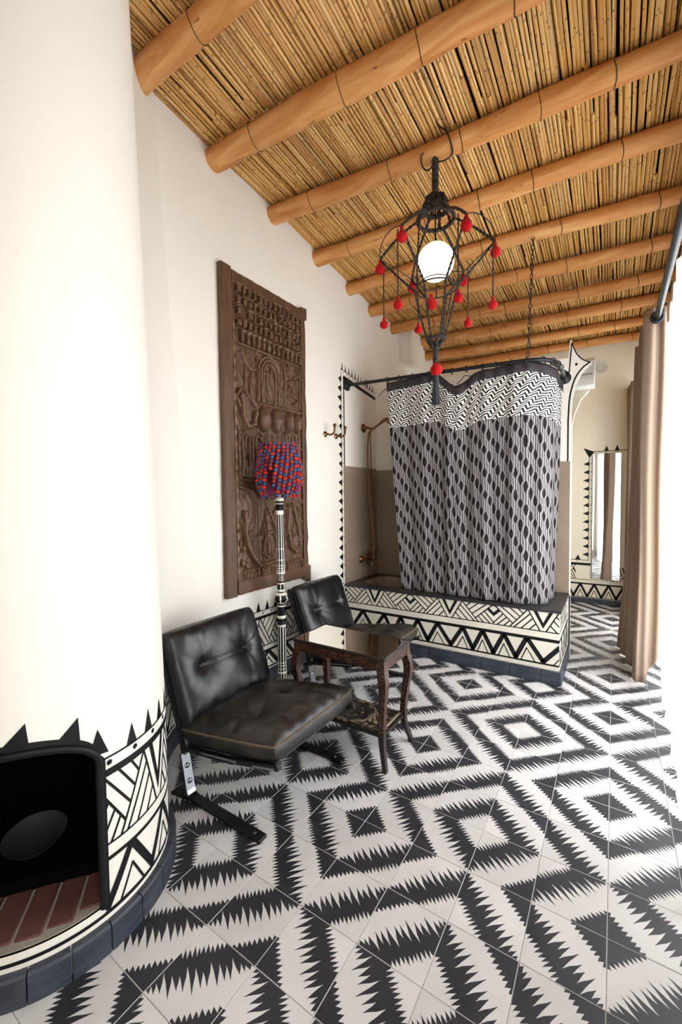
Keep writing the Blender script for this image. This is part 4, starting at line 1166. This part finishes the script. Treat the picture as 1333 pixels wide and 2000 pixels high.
for k, a in enumerate(hexa):
    b = hexa[(k+1) % 6]; m = (a+b)/2 if abs(a-b) < 180 else (a+b)/2+180
    mb.tube(bez(cp(HR_, a, HZ), cp(HR_*1.03, a-14, HZ+.20), cp(HR_*1.03, a-46, HZ+.20), cp(HR_, a-60, HZ), 10), .014, 5)
mb.tube(ringp(LRR, LRZ, 30)[:-1], .02, 6, closed=True); mb.tube(ringp(.42, LRZ+.16, 24)[:-1], .012, 5, closed=True)
mb.build('wire_frame', WIRE, lan)
mb = MB().rope(ringp(.23, 10.62, 20), .05)
for k in range(6): mb.rope([cp(.23, 60*k, 10.62), cp(.12, 60*k, 10.45), cp(.03, 60*k, 10.34)], .045)
mb.rope([(CX, CY, 10.48), (CX, CY, 9.98)], .075, strands=3); mb.build('lower_knot', ROPE, lan)
def pom(c, r, name='pompom', parent=lan):
    rp_ = random.Random(int((c[0]+c[1]*3+c[2]*7)*1000)); mb = MB()
    n, m = 16, 11; P = []
    for i in range(m+1):
        th = math.pi*i/m; row = []
        for j in range(n):
            q = r*(1+rp_.uniform(-.09, .09)); row.append((c[0]+q*math.sin(th)*math.cos(2*math.pi*j/n), c[1]+q*math.sin(th)*math.sin(2*math.pi*j/n), c[2]+q*math.cos(th)))
        P.append(row)
    mb.grid(P, closev=True); mb.tube([(c[0], c[1], c[2]+r*.8), (c[0], c[1], c[2]+r*1.75)], [r*.42, r*.30], 8)
    return mb.build(name, RED, parent, smooth=60)
drop = {0: 1.72, 1: 1.95, 2: 1.85, 3: 1.75, 4: 1.55, 5: 1.60}
mbs = MB()
for k, a in enumerate(hexa):
    v = cp(HR_, a, HZ); pom((v.x, v.y, v.z-.27), .135)
    s = cp(HR_-.06, a-7, HZ+.02); e = (s.x, s.y, s.z-drop[k]); pom(e, .115)
    mbs.tube([s, (s.x, s.y, s.z-drop[k]+.15)], .018, 5)
mbs.build('pompom_string', ROPE, lan)
pom((cp(LRR, R0+90, LRZ).x, cp(LRR, R0+90, LRZ).y, LRZ-.16), .155)
pom((CX, CY, 9.80), .165)
mb = MB()
for k in range(16):
    a = 22.5*k; mb.tube([cp(.05, a, 9.66), cp(.075, a, 9.3), cp(.085+.02*(k % 2), a, 8.86)], .018, 5)
mb.tube([(CX, CY, 9.7), (CX, CY, 8.92)], [.06, .07], 8); mb.build('tassel', TASSEL, lan)
# loose flex twisted round the pole above
bz = lambda x: BZL[3]+(BZR[3]-BZL[3])*(x-XL)/(XR-XL)
mb = MB().tube(spline([(CX, CY, 15.48), (CX-.12, CY-.1, 15.58), (CX-.32, CY-.18, 15.50), (CX-.34, CY-.05, 15.30), (CX-.20, CY, 15.18), (CX, CY+.02, 15.30), (CX+.26, CY, 15.24), (CX+.46, CY, 15.32), (CX+.50, CY-.24, 15.42),
                       (CX+.42, CY-.33, 15.66), (CX+.22, CY-.36, 15.90), (CX+.12, CY-.46, 16.05)], 8), .022, 6)
mb.build('flex', WIRE, lan)

# ================================================================== CARVED DOOR LEAF ON THE WALL
door = thing('carved_panel', 'tall dark carved wooden door leaf with figures hung on white wall', 'carving', (XL, 3.6, 3.3))
DY0, DY1, DZ0, DZ1 = 1.67, 5.66, 3.30, 13.34
XD = XL+.02                                       # back of the leaf stands a finger off the wall
def relief(Y, Z):
    """carving height (tiles) above the plank face; Y runs along the wall, Z up"""
    rng = np.random.default_rng(3)
    H = np.zeros_like(Y)
    def dseg(ax, az, bx, bz_):
        px, pz = Y-ax, Z-az; dx, dz = bx-ax, bz_-az; t = np.clip((px*dx+pz*dz)/(dx*dx+dz*dz+1e-9), 0, 1); return np.hypot(px-t*dx, pz-t*dz)
    def ridge(pts, w, h):
        nonlocal H
        d = np.full_like(Y, 9.0)
        for a, b in zip(pts, pts[1:]): d = np.minimum(d, dseg(*a, *b))
        g = h*np.clip(1-(d/w)**2, 0, 1)**.7; H = np.maximum(H, g) if h > 0 else np.where(g < 0, np.minimum(H, H+g), H)
    def dome(c, rx, rz, h):
        nonlocal H
        q = ((Y-c[0])/rx)**2+((Z-c[1])/rz)**2; H = np.maximum(H, h*np.sqrt(np.clip(1-q, 0, 1)))
    def groove(pts, w, h):
        nonlocal H
        d = np.full_like(Y, 9.0)
        for a, b in zip(pts, pts[1:]): d = np.minimum(d, dseg(*a, *b))
        H = H - h*np.clip(1-(d/w)**2, 0, 1)
    def block(y0, y1, z0, z1, h):
        nonlocal H
        m = (Y > y0) & (Y < y1) & (Z > z0) & (Z < z1); H = np.where(m, np.maximum(H, h), H)
    r = random.Random(12)
    # top field: little houses in rows, then a row of windows
    y = 2.28
    while y < 5.40:
        for z in (12.70, 12.36, 12.02, 11.70):
            if r.random() < .92:
                w = r.uniform(.10, .17); block(y, y+w, z, z+r.uniform(.16, .26), .09)
                if r.random() < .6: block(y-.05, y+w+.05, z+.22, z+.28, .11)
            if r.random() < .5: ridge([(y, z), (y+.2, z+r.choice((0, .25)))], .035, .08)
        y += .235
    y = 2.42
    while y < 5.3: block(y, y+.12, 11.22, 11.50, .09); block(y-.03, y+.17, 11.50, 11.58, .11); y += .235
    block(2.3, 5.3, 11.12, 11.17, .06)
    # arch with nested mouldings on the middle plank
    cx = 3.72
    for q, hgt in ((.52, .07), (.40, .09), (.28, .07)):
        ridge([(cx-q, 9.55), (cx-q, 10.55)] + [(cx-q*math.cos(a), 10.55+q*1.0*math.sin(a)) for a in np.linspace(.2, 2.94, 9)] + [(cx+q, 10.55), (cx+q, 9.55)], .055, hgt)
    block(cx-.17, cx+.20, 9.62, 10.55, .045)
    for c in ((3.42, 8.95), (4.02, 8.98)): dome(c, .27, .42, .20)
    for c in ((4.68, 9.03), (5.12, 9.05)): dome(c, .22, .36, .19)
    ridge([(3.12, 9.44), (5.45, 9.46)], .05, .07)
    # left plank: standing man, fish-like gourd, robed figure
    ridge([(2.45, 10.9), (2.62, 10.6), (2.85, 10.45), (3.02, 10.5)], .06, .08); ridge([(2.62, 10.6), (2.60, 9.7)], .05, .07)
    ridge([(2.88, 10.35), (2.80, 9.9), (2.86, 9.5), (3.02, 9.4)], .07, .09); dome((2.92, 10.15), .12, .2, .11)
    dome((2.05, 9.5), .12, .16, .12); ridge([(2.18, 9.48), (2.34, 9.75)], .05, .1); ridge([(2.18, 9.48), (2.34, 9.2)], .05, .1)
    ridge([(2.40, 9.55), (2.44, 8.95), (2.66, 8.62), (2.92, 8.72), (3.00, 9.1)], .09, .13); ridge([(2.5, 9.8), (3.02, 9.3)], .04, .08)
    for q in (2.40, 2.56, 2.72, 2.86, 2.98): ridge([(q, 8.3), (q+r.uniform(-.06, .06), 7.6), (q+.04, 7.05)], .05, .08)
    ridge([(2.28, 8.35), (2.3, 6.95), (3.04, 6.9)], .04, .07)
    # middle: body below the domes, fan of leaves
    ridge([(3.2, 8.3), (3.5, 7.9), (3.7, 7.3), (3.72, 6.95)], .05, .08); ridge([(4.28, 8.3), (4.0, 7.9), (3.84, 7.3), (3.80, 6.95)], .05, .08)
    for q in np.linspace(3.2, 4.25, 7): ridge([(q, 6.85), (3.72+(q-3.72)*1.15, 6.35)], .055, .09)
    ridge([(3.12, 6.95), (4.32, 6.98)], .045, .07)
    for q in (4.5, 4.68, 4.86, 5.04, 5.22): ridge([(q, 8.5), (q+r.uniform(-.08, .08), 7.8), (q+r.uniform(-.05, .05), 7.1), (q, 6.6)], .05, .07)
    for q in range(6): ridge([(4.5+r.uniform(0, .7), 9.7+q*.24), (4.6+r.uniform(0, .7), 9.85+q*.24)], .045, .08)
    ridge([(4.48, 9.6), (4.48, 11.0)], .04, .07); ridge([(5.30, 9.6), (5.34, 11.0)], .04, .07)
    # lower half: great sickle, drop, curved leg
    ridge([(2.30, 6.7), (2.75, 6.6), (3.05, 6.2)], .06, .08); dome((2.72, 6.0), .30, .75, .05)
    sick = [(2.42, 5.9), (2.40, 5.3), (2.50, 4.85), (2.74, 4.45), (3.04, 4.12)]
    ridge(sick, .075, .14); groove([(p[0]+.13, p[1]+.02) for p in sick], .05, .05)
    drop_ = [(3.40, 5.9)] + [(3.62+.30*math.sin(a)*(.55+.45*a/3.1), 4.75-.45*math.cos(a)*-1*-1) for a in np.linspace(.3, 6.0, 12)] + [(3.40, 5.9)]
    ridge(drop_, .05, .10); dome((3.62, 4.72), .22, .36, .06)
    ridge([(3.5, 6.0), (3.9, 5.2), (4.12, 4.55), (3.95, 4.2), (3.15, 4.12)], .05, .10)
    ridge([(4.55, 6.0), (4.50, 5.2), (4.62, 4.6), (4.95, 4.35)], .08, .12); ridge([(4.8, 6.1), (5.1, 5.2), (5.2, 4.6)], .06, .09)
    dome((4.98, 4.75), .18, .26, .08)
    for q in ((2.38, 4.75), (2.34, 4.3), (2.5, 4.2)): dome(q, .09, .12, .10)
    # foot of the door: boxes and zigzags
    for y0, y1 in ((2.4, 3.0), (3.2, 4.2), (4.5, 5.3)):
        ridge([(y0, 3.80), (y0, 4.02), (y1, 4.05), (y1, 3.82)], .045, .08)
        q = y0+.1
        while q < y1-.1: ridge([(q, 3.78), (q+.08, 3.96)], .035, .06); q += .17
    # chisel marks everywhere
    H = H + .010*np.sin(7*Y+9*np.sin(1.7*Z)+Z*3)*np.sin(11*Z+4*np.sin(3*Y)) + .006*np.sin(31*Y+3*np.sin(5*Z))
    nz = rng.random((60, 160)); yi = ((Y-DY0)/4.0*59).astype(int).clip(0, 59); zi = ((Z-DZ0)/10.1*159).astype(int).clip(0, 159)
    H = H + .03*(nz[yi, zi]-.5)*0 
    k = r.random
    for _ in range(150):
        yy, zz = r.uniform(2.2, 5.4), r.uniform(3.9, 11.0); a = r.uniform(-1.2, 1.2); L = r.uniform(.15, .45)
        ridge([(yy, zz), (yy+L*math.sin(a)*.6, zz+L*math.cos(a))], .03, r.uniform(.035, .075))
    return H
def plank(y0, y1, z0, z1, base, back=XD):
    ny, nz = int((y1-y0)/.022), int((z1-z0)/.026)
    yy = np.linspace(y0, y1, ny+1); zz = np.linspace(z0, z1, nz+1); Y, Z = np.meshgrid(yy, zz, indexing='ij')
    H = base + 1.45*relief(Y, Z); H[0, :] = H[-1, :] = base-.05; H[:, 0] = H[:, -1] = base-.05
    m = MB(); m.grid([[(back+H[i, j], Y[i, j], Z[i, j]) for j in range(nz+1)] for i in range(ny+1)])
    m.box(back, back+base-.04, y0, y1, z0, z1)
    return m
for a, b in ((2.16, 3.085), (3.105, 4.335), (4.355, 5.40)):
    plank(a, b, 3.74, 12.98, .075).build('carved_plank', CARVED, door, smooth=50, wrapfix=False)
rdm = random.Random(31)
def stile(name, y0, y1, z0, z1, x1, wob=.02, along='z'):
    m = MB(); n = 26; P = []
    for k in range(n+1):
        t = k/n
        if along == 'z':
            z = z0+(z1-z0)*t; a, b = y0+rdm.uniform(-wob, wob)*.4, y1+rdm.uniform(-wob, wob); x = x1+rdm.uniform(-.012, .012)
            P.append([(XD, a, z), (x-.03, a, z), (x, a+.04, z), (x, b-.04, z), (x-.03, b, z), (XD, b, z)])
        else:
            y = y0+(y1-y0)*t; a, b = z0+rdm.uniform(-wob, wob), z1+rdm.uniform(-wob, wob)*.4; x = x1+rdm.uniform(-.012, .012)
            P.append([(XD, y, a), (x-.03, y, a), (x, y, a+.04), (x, y, b-.04), (x-.03, y, b), (XD, y, b)])
    m.grid(P, closev=True); k = len(P); m.f += [tuple(range(6)), tuple((k-1)*6+j for j in range(5, -1, -1))]; m.m += [0, 0]
    return m.build(name, CARVED_FRAME, door, smooth=35)
stile('stile', DY0, 2.10, DZ0, DZ1, XD+.17); stile('stile', 5.42, 5.66, DZ0-.05, DZ1+.03, XD+.17, .035)
stile('rail', 2.11, 5.44, 12.93, 13.30, XD+.15, .015, 'y'); stile('rail', 2.11, 5.44, DZ0+.02, 3.76, XD+.15, .015, 'y')
z = 3.9
mb = MB()
while z < 11.5:
    mb.prism([(2.115, z), (2.115, z+.34), (2.20, z+.17)], XD+.04, XD+.15, 'x'); z += .36
mb.build('notched_strip', CARVED, door, smooth=None)
MB().tube([(XD+.11, 5.70, DZ0-.16), (XD+.11, 5.70, DZ0+.45)], .095, 8).build('pivot', CARVED_FRAME, door)
MB().tube([(XD+.11, 5.68, DZ1-.35), (XD+.11, 5.68, DZ1+.04)], .085, 8).build('pivot', CARVED_FRAME, door)

# ================================================================== WINDOW SIDE
def drape_mesh(top, bot, z1, z0, nz, uvs=None, push=None):
    """cloth between a top path and a bottom path (plan points), z from z1 to z0(i)"""
    top = resample([(a, b, 0) for a, b in top], .035); bot = [(a, b, 0) for a, b in bot]
    bt = resample(bot, .012); n = len(top); P = []
    for i, p in enumerate(top):
        q = bt[int(i/(n-1)*(len(bt)-1))]; row = []
        for j in range(nz+1):
            t = j/nz; w = p.lerp(q, t**1.1); zb = z0(i/(n-1)) if callable(z0) else z0
            row.append((w.x+.02*math.sin(9*t+i*.05), w.y, z1+(zb-z1)*t))
        P.append(row)
    return MB().grid(P)
def smooth2(pts, n=7): return [(p.x, p.y) for p in spline([(a, b, 0) for a, b in pts], n)]
tp_c = lambda P_: [(min(a, 5.30), b) for a, b in P_]
drp = thing('window_drape', 'brown linen drape gathered at the near window beside the white sheer', 'curtain', (4.9, 11.4, .05))
tp_ = smooth2([(5.36, 9.70), (5.24, 9.50), (5.10, 9.66), (4.97, 9.46), (4.84, 9.52), (4.70, 9.74), (4.80, 10.1), (5.20, 10.3), (5.32, 10.6), (5.0, 10.8), (4.72, 11.0), (4.80, 11.35), (5.2, 11.5), (5.3, 11.8), (4.9, 12.0), (4.70, 12.25), (4.85, 12.55),
               (5.25, 12.7), (5.2, 13.0), (4.74, 13.3), (4.66, 13.6), (5.0, 13.8)])
bt_ = smooth2([(5.38, 10.35), (5.24, 10.12), (5.08, 10.24), (4.94, 10.0), (4.80, 10.02), (4.68, 9.94), (4.60, 10.5), (4.78, 11.0), (4.74, 11.3), (4.52, 11.5), (4.40, 11.75), (4.52, 12.1), (4.60, 12.3), (4.40, 12.5), (4.28, 12.75), (4.42, 13.0), (4.46, 13.2),
               (4.30, 13.35), (4.18, 13.5), (4.3, 13.8), (4.6, 13.9), (4.8, 14.0)])
m = drape_mesh(tp_c(tp_), tp_c(bt_), 12.10, lambda f: .05+1.1*max(0, 1-f/.13), 40)
o = m.build('drape_cloth', DRAPE, drp, smooth=180, wrapfix=False); o.modifiers.new('hem', 'SOLIDIFY').thickness = .004
rod = thing('drape_rod', 'dark steel drape rod running high along the window wall', 'rod', (5.06, 2, 11.8))
MB().tube([(5.06, -6.2, 11.75), (5.06, 3.0, 11.75), (5.06, 9.4, 11.76), (5.06, 13.9, 11.78)], .085, 12).build('rod_tube', BLACKMETAL, rod)
for y in (-6.0, 14.2): MB().tube([(5.06, y, 11.76), (XR-.01, y, 11.76)], .05, 8).build('bracket', BLACKMETAL, rod)
for x, y in ((5.06, 9.40), (5.03, 10.2), (5.05, 10.8), (5.02, 11.42), (5.05, 12.0), (5.02, 12.6)):
    loop = [(x+.14*math.cos(a), y, 11.77+.16*math.sin(a)) for a in [2*math.pi*k/18 for k in range(18)]]
    MB().tube(loop, .045, 7, closed=True).build('grommet', BLACKMETAL, drp)
she = thing('sheer_curtain', 'bright white sheer curtain over the near window at right', 'curtain', (5.45, 6.4, .05))
pp = []; y = 1.0; k = 0
while y < 13.9: pp.append((5.30+.03*(y-4)+.11*math.sin(k*1.0)+.05*math.sin(k*2.3), y)); y += .16; k += .62
m = drape_mesh(smooth2([(a+.06, b) for a, b in pp], 3), smooth2(pp, 3), 12.35, .06, 8)
m.build('sheer_cloth', SHEER, she, smooth=180, wrapfix=False)
pp = [(5.45+.10*math.sin(k*.62), -9.2+.16*k) for k in range(45)]
she1 = thing('near_sheer', 'white sheer curtain over the window facing the fireplace', 'curtain', (5.45, -5.6, .05))
drape_mesh(smooth2(pp, 3), smooth2(pp, 3), 12.35, .06, 6).build('sheer_cloth', SHEER, she1, smooth=180, wrapfix=False)
hp = [(a-.012, b) for a, b in [(5.30+.03*(q-4)+.11*math.sin(k*1.0)+.05*math.sin(k*2.3), q) for k, q in [(.62*i, 1.0+.16*i) for i in range(81)]]]
drape_mesh(smooth2(hp, 3), smooth2(hp, 3), .75, .055, 3).build('hem', SHEER, she, smooth=180, wrapfix=False)
srod = thing('sheer_rod', 'thin dark rod with round finial carrying the white sheer', 'rod', (5.62, 5, 12.45))
MB().tube([(5.66, .6, 12.42), (5.66, 14.1, 12.42)], .05, 8).build('rod_tube', BRONZE, srod)
MB().ball((5.66, 14.2, 12.42), .15, 14).build('finial', BRONZE, srod)
for y in (1.5, 9.05, 14.0): MB().tube([(5.66, y, 12.42), (XR-.01, y, 12.42)], .04, 8).build('bracket', BRONZE, srod)
drf = thing('far_drape', 'narrow brown drape hanging at the far window beyond the mirror', 'curtain', (4.9, 19.6, .05))
tpf = smooth2([(5.2, 18.6), (4.75, 18.7), (4.62, 18.9), (4.9, 19.1), (5.1, 19.3), (4.7, 19.5), (4.58, 19.7), (4.9, 19.9), (5.1, 20.1), (4.7, 20.3), (4.56, 20.5), (4.9, 20.7)])
m = drape_mesh(tpf, [(a-.02, b) for a, b in tpf], 11.95, .06, 16)
o = m.build('drape_cloth', DRAPE, drf, smooth=180, wrapfix=False); o.modifiers.new('hem', 'SOLIDIFY').thickness = .004
rdf = thing('far_drape_rod', 'dark rod above the far brown drape near the mirror', 'rod', (4.85, 18, 12))
MB().tube([(4.87, 14.7, 12.02), (4.87, 20.9, 12.02)], .06, 8).build('rod_tube', BLACKMETAL, rdf)
MB().tube([(4.87, 14.8, 12.02), (XR-.01, 14.8, 12.02)], .04, 8).build('bracket', BLACKMETAL, rdf)
shf = thing('far_sheer', 'white sheer curtain over the far window, seen in the mirror', 'curtain', (5.45, 17.4, .05))
pp = [(5.45+.10*math.sin(k*.62), 15.0+.16*k) for k in range(30)]
drape_mesh(smooth2(pp, 3), smooth2(pp, 3), 12.2, .06, 6).build('sheer_cloth', SHEER, shf, smooth=180, wrapfix=False)

mir = thing('wall_mirror', 'tall mirror on the far wall inside a painted black spiked border', 'mirror', (3.64, YF, 1.45))
ma = math.radians(3.6); ux = Vector((math.cos(ma), math.sin(ma), 0)); un = Vector((ux.y, -ux.x, 0))
mc = Vector((3.65, YF-.10, 5.03))
MB().obox(mc, ux*.66, un*.015, Vector((0, 0, 3.56))).build('mirror_glass', MIRROR, mir, smooth=None)
MB().obox(mc-un*.03, ux*.67, un*.014, Vector((0, 0, 3.57))).build('backing', DARKWOOD, mir, smooth=None)
vent = thing('air_vent', 'round white ceiling-height air vent on the far wall', 'vent', (3.30, YF, 13.43))
mb = MB().lathe([(.40, 0), (.40, .02), (.36, .03), (.33, .015), (.001, .015)], (3.30, YF, 13.43), 28, axis=(0, -1, 0)); mb.build('rim', PLASTIC, vent)
mb = MB()
for r_ in (.12, .20, .28): mb.tube([(3.30+r_*math.cos(a), YF-.025, 13.43+r_*math.sin(a)) for a in [2*math.pi*k/20 for k in range(20)]], .018, 5, closed=True)
mb.tube([(2.98, YF-.025, 13.43), (3.62, YF-.025, 13.43)], .015, 5); mb.build('grille', simple('vent_grey', srgb('#B9B2A2'), .5), vent)
ac = thing('air_conditioner', 'white wall air conditioner under the horned arch', 'appliance', (2.9, 15.2, 11.0))
P = [(15.19, 11.05), (15.19, 12.3), (14.62, 12.3), (14.50, 12.15), (14.50, 11.4), (14.62, 11.15), (14.8, 11.05)]
m = MB().prism(P, -.6, 3.24, 'x'); m.build('casing', PLASTIC, ac, bevel=.03)
MB().box(-.5, 3.16, 14.485, 14.50, 11.55, 11.62).build('flap', simple('ac_grey', srgb('#9A9C9C'), .5), ac, smooth=None)
